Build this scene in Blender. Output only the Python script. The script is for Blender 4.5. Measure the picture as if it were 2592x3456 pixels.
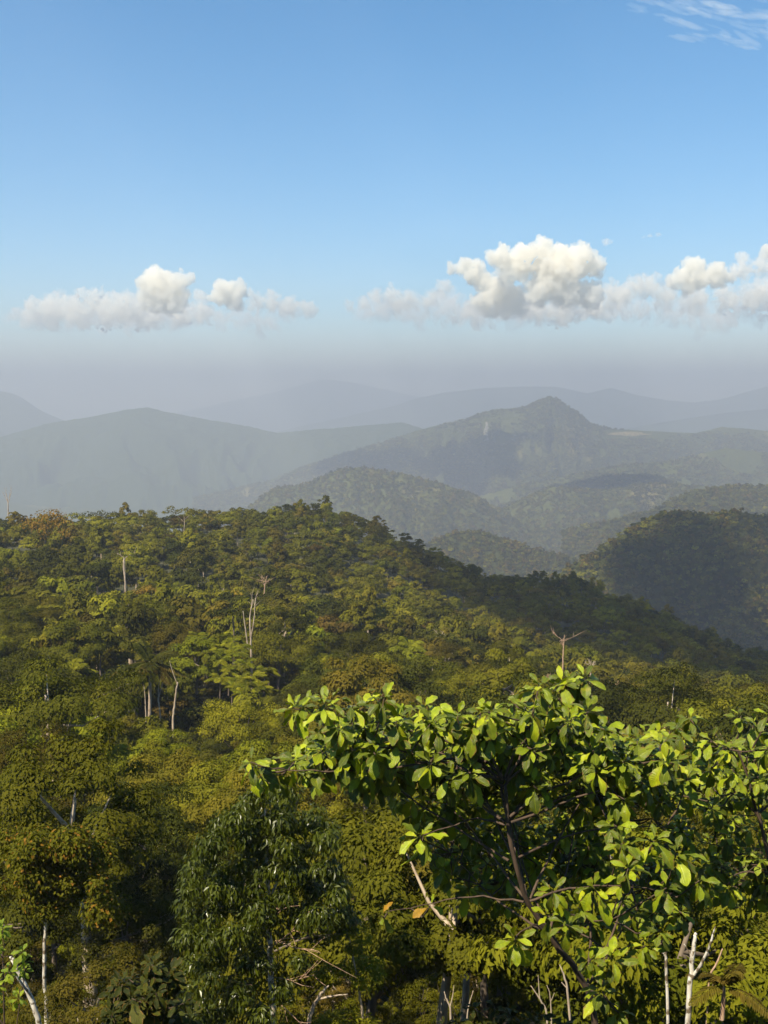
import bpy, math, random
import numpy as np

# ------------------------------------------------------------------ camera, sky, sun, exposure
for o in list(bpy.data.objects):
    bpy.data.objects.remove(o)
SC = bpy.context.scene
COL = SC.collection
R = math.radians
F = 3706.0                      # focal length in photo pixels (2592 x 3456)
HORIZON = 1340.0                # photo row of eye level
PITCH = math.atan((1728.0 - HORIZON) / F)

cam_data = bpy.data.cameras.new('camera')
cam = bpy.data.objects.new('camera', cam_data)
COL.objects.link(cam)
cam_data.sensor_fit = 'VERTICAL'
cam_data.angle_y = 2 * math.atan(1728.0 / F)
cam_data.clip_start = 0.1
cam_data.clip_end = 60000
cam.location = (0, 0, 0)
cam.rotation_euler = (math.pi / 2 - PITCH, 0, 0)
SC.camera = cam

SUN_EL, SUN_AZ = 53.0, -138.0     # azimuth from +Y, clockwise: behind the camera, to the left
sd = np.array([math.sin(R(SUN_AZ)) * math.cos(R(SUN_EL)), math.cos(R(SUN_AZ)) * math.cos(R(SUN_EL)), math.sin(R(SUN_EL))])
world = bpy.data.worlds.new('World')
SC.world = world
world.use_nodes = True
wn = world.node_tree.nodes
wl = world.node_tree.links
wn.clear()
sky = wn.new('ShaderNodeTexSky')
sky.sky_type = 'NISHITA'
sky.sun_disc = False
sky.sun_elevation = R(SUN_EL)
sky.sun_rotation = R(SUN_AZ)
sky.altitude = 900
sky.air_density = 1.0
sky.dust_density = 0.0
sky.ozone_density = 1.7
wb = wn.new('ShaderNodeBackground')
wb.inputs['Strength'].default_value = 0.082
wo = wn.new('ShaderNodeOutputWorld')
hsv = wn.new('ShaderNodeHueSaturation')
hsv.inputs['Saturation'].default_value = 1.3
hsv.inputs['Hue'].default_value = 0.492
hsv.inputs['Value'].default_value = 1.08
wl.new(sky.outputs[0], hsv.inputs['Color'])
wl.new(hsv.outputs[0], wb.inputs[0])
wl.new(wb.outputs[0], wo.inputs[0])

sun_data = bpy.data.lights.new('sun', 'SUN')
sun_data.energy = 5.0
sun_data.angle = R(0.53)
sun_data.color = (1.0, 0.90, 0.70)
sun = bpy.data.objects.new('sun', sun_data)
COL.objects.link(sun)
from mathutils import Vector, Matrix, Euler
sun.rotation_euler = Vector(sd).to_track_quat('Z', 'Y').to_euler()

SC.view_settings.view_transform = 'Standard'
SC.view_settings.look = 'None'
SC.view_settings.gamma = 1.0
SC.view_settings.exposure = 1.05
SC.view_settings.use_curve_mapping = False
SC.render.engine = 'CYCLES'
cy = SC.cycles
cy.max_bounces = 16
cy.diffuse_bounces = 2
cy.glossy_bounces = 1
cy.transmission_bounces = 3
cy.transparent_max_bounces = 8
cy.volume_bounces = 16
cy.use_denoising = True
cy.use_adaptive_sampling = True
cy.adaptive_threshold = 0.02
cy.caustics_reflective = False
cy.caustics_refractive = False

# ------------------------------------------------------------------ helpers
rng = np.random.default_rng(7)
random.seed(7)

def P(px, py, d):
    """World point seen at photo pixel (px, py), d metres ahead of the camera."""
    cx, cyy = (px - 1296.0) / F, -(py - 1728.0) / F
    dx, dy, dz = cx, math.cos(PITCH) + cyy * math.sin(PITCH), -math.sin(PITCH) + cyy * math.cos(PITCH)
    return np.array([dx / dy * d, d, dz / dy * d])

def to_px(p):
    p = np.asarray(p, float)
    c, s = math.cos(PITCH), math.sin(PITCH)
    dep = p[..., 1] * c - p[..., 2] * s
    up = p[..., 1] * s + p[..., 2] * c
    return 1296 + F * p[..., 0] / dep, 1728 - F * up / dep

def perlin(x, y, seed=0):
    x = np.asarray(x, float); y = np.asarray(y, float)
    x0 = np.floor(x).astype(np.int64); y0 = np.floor(y).astype(np.int64)
    fx, fy = x - x0, y - y0
    def g(ix, iy, dx, dy):
        h = (ix * 374761393 + iy * 668265263 + seed * 974634777) & 0xffffffff
        h = ((h ^ (h >> 13)) * 1274126177) & 0xffffffff
        a = (h ^ (h >> 16)) * (2 * math.pi / 4294967296.0)
        return np.cos(a) * dx + np.sin(a) * dy
    u = fx * fx * fx * (fx * (fx * 6 - 15) + 10)
    v = fy * fy * fy * (fy * (fy * 6 - 15) + 10)
    a = g(x0, y0, fx, fy); b = g(x0 + 1, y0, fx - 1, fy)
    c = g(x0, y0 + 1, fx, fy - 1); d = g(x0 + 1, y0 + 1, fx - 1, fy - 1)
    return (a + (b - a) * u + (c - a) * v + (a - b - c + d) * u * v) * 1.5

def fbm(x, y, octv=4, seed=0, gain=0.5):
    t, a, f = 0, 1.0, 1.0
    for k in range(octv):
        t = t + a * perlin(x * f, y * f, seed + k * 17)
        a *= gain; f *= 2.03
    return t

def mesh_np(name, V, faces, mats=(), smooth=False, attrs=None, mat_idx=None):
    """V (n,3); faces: list of int arrays (m,3) or (m,4)."""
    me = bpy.data.meshes.new(name)
    V = np.asarray(V, np.float32)
    loops, starts, totals, off = [], [], [], 0
    for f in faces:
        f = np.asarray(f, np.int32)
        if len(f) == 0:
            continue
        n, k = f.shape
        loops.append(f.ravel())
        starts.append(np.arange(n, dtype=np.int32) * k + off)
        totals.append(np.full(n, k, np.int32))
        off += n * k
    me.vertices.add(len(V)); me.vertices.foreach_set('co', V.ravel())
    if loops:
        loops = np.concatenate(loops); starts = np.concatenate(starts); totals = np.concatenate(totals)
        me.loops.add(len(loops)); me.loops.foreach_set('vertex_index', loops)
        me.polygons.add(len(starts)); me.polygons.foreach_set('loop_start', starts)
        me.polygons.foreach_set('loop_total', totals)
        if mat_idx is not None:
            me.polygons.foreach_set('material_index', np.asarray(mat_idx, np.int32))
        me.polygons.foreach_set('use_smooth', np.full(len(starts), smooth, bool))
    for m in mats:
        me.materials.append(m)
    for k, (dom, arr) in (attrs or {}).items():
        at = me.attributes.new(k, 'FLOAT', dom)
        at.data.foreach_set('value', np.asarray(arr, np.float32))
    me.update(calc_edges=True)
    return me

def link(name, data, parent=None, loc=None, rz=None, scale=None):
    o = bpy.data.objects.new(name, data)
    COL.objects.link(o)
    if parent is not None:
        o.parent = parent
    if loc is not None:
        o.location = loc
    if rz is not None:
        o.rotation_euler = (0, 0, rz)
    if scale is not None:
        o.scale = (scale,) * 3 if np.isscalar(scale) else scale
    return o

def tag(o, label=None, cat=None, group=None, kind=None):
    if label: o['label'] = label
    if cat: o['category'] = cat
    if group: o['group'] = group
    if kind: o['kind'] = kind
    return o

def copy_tree(o, parent=None):
    c = o.copy(); COL.objects.link(c)
    c.parent = parent
    for ch in o.children:
        copy_tree(ch, c)
    return c

def norm(v):
    v = np.asarray(v, float)
    return v / np.maximum(np.linalg.norm(v, axis=-1, keepdims=True), 1e-9)

class Geo:
    """Collects vertices / faces for one mesh."""
    def __init__(s):
        s.V, s.Q, s.T, s.n = [], [], [], 0
        s.qa, s.ta = [], []
        s.qm, s.tm = [], []
    def add(s, V, Q=None, T=None, val=0.5, mat=0):
        V = np.asarray(V, float)
        if Q is not None and len(Q):
            Q = np.asarray(Q) + s.n; s.Q.append(Q); s.qa.append(np.broadcast_to(val, len(Q))); s.qm.append(np.full(len(Q), mat))
        if T is not None and len(T):
            T = np.asarray(T) + s.n; s.T.append(T); s.ta.append(np.broadcast_to(val, len(T))); s.tm.append(np.full(len(T), mat))
        s.V.append(V); s.n += len(V)
    def tube(s, pts, rad, sides=6, val=0.5, mat=0):
        pts = np.asarray(pts, float); rad = np.broadcast_to(np.asarray(rad, float), len(pts))
        d = np.gradient(pts, axis=0); d = norm(d)
        ref = np.array([0.3, 0.9, 0.1]) if abs(d[0][2]) > 0.8 else np.array([0, 0, 1.0])
        a = norm(np.cross(d, ref)); b = np.cross(d, a)
        t = np.arange(sides) * 2 * math.pi / sides
        ring = pts[:, None] + rad[:, None, None] * (np.cos(t)[None, :, None] * a[:, None] + np.sin(t)[None, :, None] * b[:, None])
        V = ring.reshape(-1, 3)
        m = len(pts)
        i, j = np.meshgrid(np.arange(m - 1), np.arange(sides), indexing='ij')
        jn = (j + 1) % sides
        Q = np.stack([i * sides + j, i * sides + jn, (i + 1) * sides + jn, (i + 1) * sides + j], -1).reshape(-1, 4)
        V = np.vstack([V, pts[-1] + d[-1] * rad[-1] * 0.6])
        T = np.stack([(m - 1) * sides + np.arange(sides), (m - 1) * sides + (np.arange(sides) + 1) % sides, np.full(sides, m * sides)], -1)
        s.add(V, Q, T, val, mat)
    def leaves(s, C, N, D, L, W, val, mat=0, droop=0.15):
        """Rhombic leaves: centre C, normal N, direction D, length L, width W."""
        C = np.asarray(C, float); n = len(C)
        N = norm(N); D = norm(D - (D * N).sum(-1, keepdims=True) * N)
        B = np.cross(N, D)
        L = np.broadcast_to(L, n)[:, None]; W = np.broadcast_to(W, n)[:, None]
        dr = np.array([0, 0, -1.0]) * L * droop
        V = np.stack([C - D * L * .5, C + B * W * .5 - D * L * .05, C + D * L * .5 + dr, C - B * W * .5 - D * L * .05], 1).reshape(-1, 3)
        s.add(V, np.arange(4 * n).reshape(n, 4), None, val, mat)
    def mesh(s, name, mats, smooth=False):
        V = np.vstack(s.V)
        fs, at, mi = [], [], []
        if s.Q: fs.append(np.vstack(s.Q)); at += s.qa; mi += s.qm
        if s.T: fs.append(np.vstack(s.T)); at += s.ta; mi += s.tm
        return mesh_np(name, V, fs, mats, smooth, {'rnd': ('FACE', np.concatenate(at))}, np.concatenate(mi))

# ------------------------------------------------------------------ materials
def new_mat(name):
    m = bpy.data.materials.new(name)
    m.use_nodes = True
    nt = m.node_tree
    nt.nodes.clear()
    return m, nt, nt.nodes.new('ShaderNodeOutputMaterial')

def ramp(nt, fac, stops, interp='LINEAR'):
    r = nt.nodes.new('ShaderNodeValToRGB')
    r.color_ramp.interpolation = interp
    el = r.color_ramp.elements
    while len(el) > 1: el.remove(el[-1])
    for i, (p, c) in enumerate(stops):
        e = el[0] if i == 0 else el.new(p)
        e.position = p; e.color = (*c, 1)
    nt.links.new(fac, r.inputs[0])
    return r.outputs[0]

def math_n(nt, op, a, b=None, c=None, clamp=False):
    n = nt.nodes.new('ShaderNodeMath'); n.operation = op; n.use_clamp = clamp
    for i, v in enumerate((a, b, c)):
        if v is None: continue
        if isinstance(v, (int, float)): n.inputs[i].default_value = v
        else: nt.links.new(v, n.inputs[i])
    return n.outputs[0]

def mixc(nt, fac, a, b, mode='MIX'):
    n = nt.nodes.new('ShaderNodeMix'); n.data_type = 'RGBA'; n.blend_type = mode
    for sock, v in ((n.inputs[0], fac), (n.inputs[6], a), (n.inputs[7], b)):
        if isinstance(v, (int, float)): sock.default_value = v
        elif isinstance(v, tuple): sock.default_value = (*v, 1)
        else: nt.links.new(v, sock)
    return n.outputs[2]

def noise(nt, scale, detail=3, coord=None, rough=0.55):
    n = nt.nodes.new('ShaderNodeTexNoise')
    n.inputs['Scale'].default_value = scale; n.inputs['Detail'].default_value = detail
    n.inputs['Roughness'].default_value = rough
    if coord is not None: nt.links.new(coord, n.inputs['Vector'])
    return n.outputs['Fac']

def leaf_mat(name, cols, transl=0.22, rough=0.7, spec=0.06, var=0.32):
    """Foliage: hue from a per-tree random number and where the tree stands, brightness from a per-leaf number."""
    m, nt, out = new_mat(name)
    oi = nt.nodes.new('ShaderNodeObjectInfo')
    at = nt.nodes.new('ShaderNodeAttribute'); at.attribute_name = 'rnd'
    n1 = noise(nt, 0.012, 2, oi.outputs['Location'])
    f = math_n(nt, 'MULTIPLY_ADD', n1, 0.9, -0.25)
    f = math_n(nt, 'MULTIPLY_ADD', oi.outputs['Random'], 0.75, f, clamp=True)
    base = ramp(nt, f, cols)
    v = math_n(nt, 'MULTIPLY_ADD', at.outputs['Fac'], var * 2, 1 - var)
    tree = math_n(nt, 'FRACT', math_n(nt, 'MULTIPLY', oi.outputs['Random'], 7.31))
    v = math_n(nt, 'MULTIPLY', v, math_n(nt, 'MULTIPLY_ADD', tree, 0.9, 0.58))
    hs = nt.nodes.new('ShaderNodeHueSaturation')
    nt.links.new(base, hs.inputs['Color']); nt.links.new(v, hs.inputs['Value'])
    h = math_n(nt, 'MULTIPLY_ADD', at.outputs['Fac'], -0.02, 0.51)
    nt.links.new(h, hs.inputs['Hue'])
    pb = nt.nodes.new('ShaderNodeBsdfPrincipled')
    nt.links.new(hs.outputs[0], pb.inputs['Base Color'])
    pb.inputs['Roughness'].default_value = rough
    pb.inputs['Specular IOR Level'].default_value = spec
    tr = nt.nodes.new('ShaderNodeBsdfTranslucent')
    tc = mixc(nt, 0.6, hs.outputs[0], (0.9, 1.0, 0.25), 'MULTIPLY')
    tcs = mixc(nt, 1.0, tc, (1.6, 1.6, 1.6), 'MULTIPLY')
    nt.links.new(tcs, tr.inputs[0])
    mx = nt.nodes.new('ShaderNodeMixShader'); mx.inputs[0].default_value = transl
    nt.links.new(pb.outputs[0], mx.inputs[1]); nt.links.new(tr.outputs[0], mx.inputs[2])
    nt.links.new(mx.outputs[0], out.inputs[0])
    return m

def bark_mat(name, c1, c2, scale=3.0, patch=None):
    m, nt, out = new_mat(name)
    tc = nt.nodes.new('ShaderNodeTexCoord')
    mp = nt.nodes.new('ShaderNodeMapping'); mp.inputs['Scale'].default_value = (1, 1, 0.35)
    nt.links.new(tc.outputs['Object'], mp.inputs[0])
    n = noise(nt, scale, 5, mp.outputs[0], 0.65)
    col = ramp(nt, n, [(0.32, c1), (0.62, c2)])
    if patch:
        n2 = noise(nt, scale * 0.8, 3, tc.outputs['Object'])
        f = ramp(nt, n2, [(0.52, (0, 0, 0)), (0.6, (1, 1, 1))])
        col = mixc(nt, f, col, patch)
    pb = nt.nodes.new('ShaderNodeBsdfPrincipled')
    nt.links.new(col, pb.inputs['Base Color'])
    pb.inputs['Roughness'].default_value = 0.85
    bp = nt.nodes.new('ShaderNodeBump'); bp.inputs['Strength'].default_value = 0.5; bp.inputs['Distance'].default_value = 0.02
    nt.links.new(n, bp.inputs['Height']); nt.links.new(bp.outputs[0], pb.inputs['Normal'])
    nt.links.new(pb.outputs[0], out.inputs[0])
    return m

M = {}
M['olive'] = leaf_mat('olive_foliage', [(0.0, (0.0360, 0.0395, 0.0034)), (0.3, (0.0754, 0.0743, 0.0043)), (0.5, (0.0981, 0.0928, 0.0056)), (0.68, (0.0852, 0.0650, 0.0065)), (0.85, (0.1080, 0.1003, 0.0060)), (1.0, (0.1343, 0.1268, 0.0065))])
M['bright'] = leaf_mat('light_green_foliage', [(0.0, (0.0844, 0.0962, 0.0048)), (0.5, (0.1097, 0.1143, 0.0056)), (1.0, (0.1408, 0.1299, 0.0069))])
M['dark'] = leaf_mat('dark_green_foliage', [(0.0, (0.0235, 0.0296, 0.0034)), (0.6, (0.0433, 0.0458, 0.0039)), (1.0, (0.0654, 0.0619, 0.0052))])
M['brown'] = leaf_mat('brownish_foliage', [(0.0, (0.070, 0.056, 0.007)), (0.5, (0.082, 0.056, 0.009)), (1.0, (0.088, 0.076, 0.007))])
M['orange'] = leaf_mat('orange_foliage', [(0.0, (0.21, 0.100, 0.012)), (0.5, (0.19, 0.105, 0.012)), (1.0, (0.16, 0.11, 0.012))])
M['bark'] = bark_mat('grey_brown_bark', (0.07, 0.05, 0.035), (0.17, 0.13, 0.095))
M['pale'] = bark_mat('pale_dead_wood', (0.20, 0.14, 0.09), (0.46, 0.37, 0.27), 2.5)
M['white_bark'] = bark_mat('white_blotched_bark', (0.30, 0.25, 0.19), (0.66, 0.62, 0.53), 7.0, patch=(0.13, 0.095, 0.055))

def soil_mat():
    m, nt, out = new_mat('forest_floor')
    g = nt.nodes.new('ShaderNodeNewGeometry')
    n = noise(nt, 0.35, 6, g.outputs['Position'], 0.65)
    col = ramp(nt, n, [(0.3, (0.02, 0.022, 0.007)), (0.55, (0.045, 0.045, 0.012)), (0.75, (0.07, 0.055, 0.02))])
    pb = nt.nodes.new('ShaderNodeBsdfPrincipled'); pb.inputs['Roughness'].default_value = 0.95
    nt.links.new(col, pb.inputs['Base Color'])
    bp = nt.nodes.new('ShaderNodeBump'); bp.inputs['Distance'].default_value = 0.6
    nt.links.new(noise(nt, 1.6, 5, g.outputs['Position']), bp.inputs['Height'])
    nt.links.new(bp.outputs[0], pb.inputs['Normal'])
    nt.links.new(pb.outputs[0], out.inputs[0])
    return m
M['soil'] = soil_mat()

def hill_mat(name, cA, cB, clearing, cscale=0.004, cpos=0.62, bump=6.0, fine=0.05):
    """Far forest cover: tone changes with broad and fine noise, clearings where the noise is high."""
    m, nt, out = new_mat(name)
    g = nt.nodes.new('ShaderNodeNewGeometry')
    n0 = noise(nt, cscale * 0.7, 4, g.outputs['Position'])
    nf = noise(nt, fine, 5, g.outputs['Position'], 0.7)
    f = math_n(nt, 'MULTIPLY_ADD', nf, 0.7, math_n(nt, 'MULTIPLY_ADD', n0, 0.8, -0.25), clamp=True)
    col = ramp(nt, f, [(0.25, cA), (0.75, cB)])
    n2 = noise(nt, cscale, 5, g.outputs['Position'], 0.6)
    k = ramp(nt, n2, [(cpos, (0, 0, 0)), (cpos + 0.06, (1, 1, 1))])
    col = mixc(nt, math_n(nt, 'MULTIPLY', k, 0.5), col, clearing)
    pb = nt.nodes.new('ShaderNodeBsdfPrincipled'); pb.inputs['Roughness'].default_value = 1.0
    pb.inputs['Specular IOR Level'].default_value = 0.0
    nt.links.new(col, pb.inputs['Base Color'])
    bp = nt.nodes.new('ShaderNodeBump'); bp.inputs['Distance'].default_value = bump; bp.inputs['Strength'].default_value = 0.8
    nt.links.new(nf, bp.inputs['Height']); nt.links.new(bp.outputs[0], pb.inputs['Normal'])
    nt.links.new(pb.outputs[0], out.inputs[0])
    return m

# ------------------------------------------------------------------ terrain of the near slope
# canopy surface of the near slope: photo column -> [(photo row, metres ahead)]
TABLE = {
    -700: [(3456, 24), (3000, 40), (2600, 80), (2250, 170), (1980, 300), (1760, 430)],
    0:    [(3456, 24), (3000, 42), (2600, 86), (2250, 180), (1960, 320), (1745, 470)],
    500:  [(3456, 24), (3000, 43), (2600, 90), (2250, 190), (1960, 340), (1735, 520)],
    850:  [(3456, 24), (3000, 44), (2600, 95), (2250, 200), (1960, 360), (1715, 545)],
    1100: [(3456, 24), (3000, 45), (2600, 98), (2250, 210), (1960, 370), (1695, 560)],
    1300: [(3456, 24), (3000, 46), (2600, 102), (2280, 215), (2000, 390), (1775, 575)],
    1500: [(3456, 24), (3000, 47), (2600, 106), (2300, 222), (2080, 390), (1875, 590)],
    1720: [(3456, 24), (3000, 48), (2600, 110), (2330, 230), (2130, 410), (1960, 640)],
    1864: [(3456, 24), (3000, 48), (2600, 112), (2340, 235), (2150, 420), (1915, 700)],
    2050: [(3456, 24), (3000, 49), (2600, 115), (2360, 235), (2200, 410), (1990, 690)],
    2300: [(3456, 24), (3000, 50), (2600, 118), (2380, 235), (2260, 400), (2085, 670)],
    2592: [(3456, 24), (3000, 50), (2600, 120), (2410, 235), (2320, 390), (2215, 640)],
    3400: [(3456, 24), (3000, 52), (2620, 122), (2480, 240), (2430, 400), (2400, 620)],
}
TPX = np.array(sorted(TABLE))
TU = (TPX - 1296.0) / F
TD = np.concatenate([np.arange(-40, 40, 2.0), np.arange(40, 200, 8.0), np.arange(200, 1101, 20.0)])
TREE_H = 8.5
CREST_D = np.array([TABLE[k][-1][1] for k in TPX], float)
grid = np.zeros((len(TPX), len(TD)))
for i, k in enumerate(TPX):
    ds = [-40, 0, 3, 6, 12, 18]
    zs = [-4.0, -1.7, -2.6, -4.7, -9.0, -13.0]
    for (py, d) in TABLE[k]:
        z = P(k, py, d)[2]
        ds.append(d); zs.append(z - (TREE_H if d > 60 else 5.5 + (d - 24) / 36 * 3.0))
    dl, zl = ds[-1], zs[-1]
    for t, dz in ((25, -3), (60, -18), (140, -75), (300, -190), (700, -330)):
        ds.append(dl + t); zs.append(zl + dz)
    grid[i] = np.interp(TD, ds, zs)
# smooth along depth and across columns
UF = np.linspace(TU[0], TU[-1], 90)
gridf = np.array([np.interp(UF, TU, grid[:, j]) for j in range(len(TD))]).T
CRESTF = np.interp(UF, TU, CREST_D)
def blur(a, ax, n):
    for _ in range(n):
        p = np.concatenate([np.take(a, [0], ax), a, np.take(a, [-1], ax)], ax)
        sl = lambda s: np.take(p, np.arange(s, s + a.shape[ax]), ax)
        a = (sl(0) + 2 * sl(1) + sl(2)) / 4
    return a
gridf = blur(blur(gridf, 0, 5), 1, 1)

def ground(x, y):
    x = np.asarray(x, float); y = np.asarray(y, float)
    u = x / np.maximum(y, 16.0)
    ui = np.clip((u - UF[0]) / (UF[1] - UF[0]), 0, len(UF) - 1.001)
    yi = np.interp(np.clip(y, TD[0], TD[-1] - 1e-3), TD, np.arange(len(TD)))
    i = ui.astype(int); j = np.minimum(yi.astype(int), len(TD) - 2); a = ui - i; b = yi - j
    z = (gridf[i, j] * (1 - a) + gridf[i + 1, j] * a) * (1 - b) + (gridf[i, j + 1] * (1 - a) + gridf[i + 1, j + 1] * a) * b
    amp = np.clip((y - 20) / 150, 0, 1)
    return z + amp * (2.6 * fbm(x / 45, y / 45, 3, 3)) + 0.25 * fbm(x / 6, y / 6, 2, 9)

def crest_at(x, y):
    return np.interp(x / np.maximum(y, 16.0), UF, CRESTF)

gy = np.concatenate([np.linspace(-40, 20, 41), np.geomspace(21, 1080, 200)])
gu = np.linspace(-0.62, 0.62, 170)
GX = gu[None, :] * np.maximum(gy, 40)[:, None]
GY = np.repeat(gy[:, None], len(gu), 1)
GZ = ground(GX, GY)
def grid_faces(h, w):
    i, j = np.meshgrid(np.arange(h - 1), np.arange(w - 1), indexing='ij')
    return np.stack([i * w + j, i * w + j + 1, (i + 1) * w + j + 1, (i + 1) * w + j], -1).reshape(-1, 4)
me = mesh_np('near_slope', np.stack([GX, GY, GZ], -1).reshape(-1, 3), [grid_faces(*GX.shape)], [M['soil']], True)
tag(link('terrain', me), 'forest floor of the near hillside', 'ground', kind='structure')

VALLEY_Z = -680.0
M['valley'] = hill_mat('valley_forest', (0.03, 0.042, 0.012), (0.07, 0.08, 0.02), (0.16, 0.14, 0.06), 0.0015, 0.6, 5.0, 0.03)
vx = np.linspace(-19500, 19500, 90); vy = np.linspace(-2500, 24500, 80)
VX, VY = np.meshgrid(vx, vy)
VZ = VALLEY_Z - 20 + 18 * fbm(VX / 900, VY / 900, 3, 21)
tag(link('valley_ground', mesh_np('valley_ground', np.stack([VX, VY, VZ], -1).reshape(-1, 3), [grid_faces(*VX.shape)], [M['valley']], True)),
    'hazy forested valley floor', 'ground', kind='structure')

# ------------------------------------------------------------------ far ridges and mountains
HILLS = {}
def ridge(name, label, pts, mat, slope=0.55, depth=(600, 500), amp=0.35, lam=300.0, seed=1, cols=220, rows=70, rough=3.0, ext=500, power=1.0):
    """A mountain ridge as a height field about its crest line, with spurs and gullies running down both sides."""
    pts = sorted(pts)
    px = np.array([p[0] for p in pts], float)
    kf = float(np.interp(pts[0][2], [1400, 1900, 2300, 2700, 2900, 3500, 4300, 5500, 7200, 9000, 9500, 10500, 13500], [1400, 2250, 2900, 3800, 4000, 4600, 5300, 6500, 8300, 12000, 12500, 15500, 20800])) / pts[0][2]
    pts = [(a, b, d * kf) for a, b, d in pts]
    pts = [(px[0] - ext, pts[0][1] + ext * 0.22, pts[0][2])] + list(pts) + [(px[-1] + ext, pts[-1][1] + ext * 0.22, pts[-1][2])]
    px = np.array([p[0] for p in pts], float); py = np.array([p[1] for p in pts], float); dd = np.array([p[2] for p in pts], float)
    c = np.linspace(px[0], px[-1], cols)
    ry = np.interp(c, px, py); ry = blur(ry, 0, 1); rd = np.interp(c, px, dd)
    crest = np.array([P(a, b, d) for a, b, d in zip(c, ry, rd)])
    tb, tf = depth[1] * kf, depth[0] * kf
    lam = lam * kf
    t = np.concatenate([-np.geomspace(tf, 1, rows), [0], np.geomspace(1, tb, rows // 3)])   # negative: towards the camera
    D = rd[None, :] + t[:, None]
    X = crest[:, 0][None, :] * D / rd[None, :]
    Y = D
    at = np.abs(t)[:, None]
    grow = np.clip(at / (0.35 * tf), 0, 1)
    wob = 0.35 * lam * fbm(X / lam / 1.7, Y / lam / 1.7, 2, seed + 5)
    sp = 1 - np.abs(np.clip(fbm((X + wob) / lam, (Y * 0.5) / lam, 4, seed, 0.55), -1, 1))
    Z = crest[:, 2][None, :] - slope * at ** power * tf ** (1 - power) - amp * slope * tf * grow * (1 - sp) * 1.2
    Z = Z + rough * fbm(X / 38, Y / 38, 3, seed + 9) * np.clip(at / 25, 0.35, 1)
    Z = np.maximum(Z, VALLEY_Z - 40)
    V = np.stack([X, Y, Z], -1)
    me = mesh_np(name, V.reshape(-1, 3), [grid_faces(*X.shape)[:, ::-1]], [mat], True)
    o = link(name, me)
    tag(o, label, 'hill' if 'hill' in name else 'mountain', kind='structure')
    HILLS[label] = (V, t)
    return o, V, t

hm_near = hill_mat('hill_forest', (0.03, 0.035, 0.010), (0.055, 0.055, 0.014), (0.10, 0.08, 0.03), 0.006, 0.68, 4.0, 0.10)
hm_mid = hill_mat('rolling_hill_forest', (0.04, 0.048, 0.012), (0.085, 0.088, 0.02), (0.26, 0.20, 0.08), 0.0028, 0.60, 5.0, 0.07)
hm_peak = hill_mat('mountain_forest', (0.03, 0.038, 0.012), (0.075, 0.078, 0.02), (0.26, 0.20, 0.08), 0.0026, 0.60, 8.0, 0.04)
hm_far = hill_mat('far_mountain_forest', (0.03, 0.045, 0.02), (0.05, 0.065, 0.025), (0.10, 0.09, 0.04), 0.0012, 0.66, 12.0, 0.02)

ridge('hill', 'dark forested round hill beside the near slope', [(1800, 1990, 1400), (1945, 1900, 1400), (2015, 1866, 1400), (2078, 1818, 1400), (2156, 1771, 1410), (2219, 1740, 1420), (2297, 1732, 1420), (2375, 1743, 1420), (2469, 1728, 1430), (2531, 1733, 1430), (2592, 1748, 1430), (2800, 1800, 1430)], hm_near, 0.6, (420, 300), 0.25, 110, 11, 240, 90)
ridge('hill', 'small rounded hill in the valley gap', [(1400, 1870, 1900), (1469, 1824, 1900), (1531, 1801, 1900), (1609, 1793, 1900), (1703, 1816, 1900), (1797, 1855, 1900), (1937, 1887, 1900), (2100, 1930, 1900)], hm_near, 0.55, (400, 300), 0.25, 130, 12, 160, 70, ext=300)
ridge('hill', 'dark hump behind the round hill', [(2200, 1725, 2300), (2330, 1657, 2300), (2450, 1642, 2300), (2592, 1643, 2300), (2800, 1640, 2300)], hm_near, 0.5, (450, 300), 0.25, 150, 13, 150, 60, ext=300)
ridge('hill', 'blue green hill behind the knoll of the near ridge', [(780, 1760, 2700), (844, 1706, 2700), (937, 1643, 2700), (1000, 1642, 2700), (1062, 1620, 2700), (1156, 1581, 2700), (1250, 1581, 2700), (1375, 1604, 2700), (1500, 1636, 2700), (1609, 1675, 2700), (1687, 1722, 2700), (1800, 1790, 2700)], hm_mid, 0.5, (700, 300), 0.3, 190, 14, 240, 90, ext=250)
ridge('hill', 'sunlit forested hill in the middle of the valley', [(1560, 1800, 2900), (1687, 1722, 2900), (1766, 1683, 2900), (1859, 1643, 2900), (1937, 1647, 2900), (2031, 1656, 2950), (2187, 1632, 3000), (2344, 1640, 3000), (2592, 1655, 3000), (2800, 1650, 3000)], hm_mid, 0.42, (900, 300), 0.3, 210, 15, 260, 90, ext=250)
ridge('hill', 'dark wooded hump below the peak', [(1760, 1690, 3500), (1850, 1650, 3500), (1950, 1625, 3500), (2050, 1606, 3500), (2150, 1601, 3500), (2219, 1606, 3500), (2320, 1645, 3500), (2450, 1680, 3500)], hm_near, 0.4, (500, 300), 0.25, 220, 16, 160, 60, ext=250)
ridge('hill', 'pale green rolling hills on the side of the valley', [(1600, 1680, 4300), (1750, 1640, 4300), (1950, 1600, 4300), (2100, 1570, 4300), (2250, 1560, 4300), (2350, 1536, 4300), (2450, 1512, 4350), (2592, 1530, 4350), (2800, 1540, 4350)], hm_mid, 0.34, (1100, 400), 0.35, 260, 17, 240, 90, ext=300)
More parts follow.
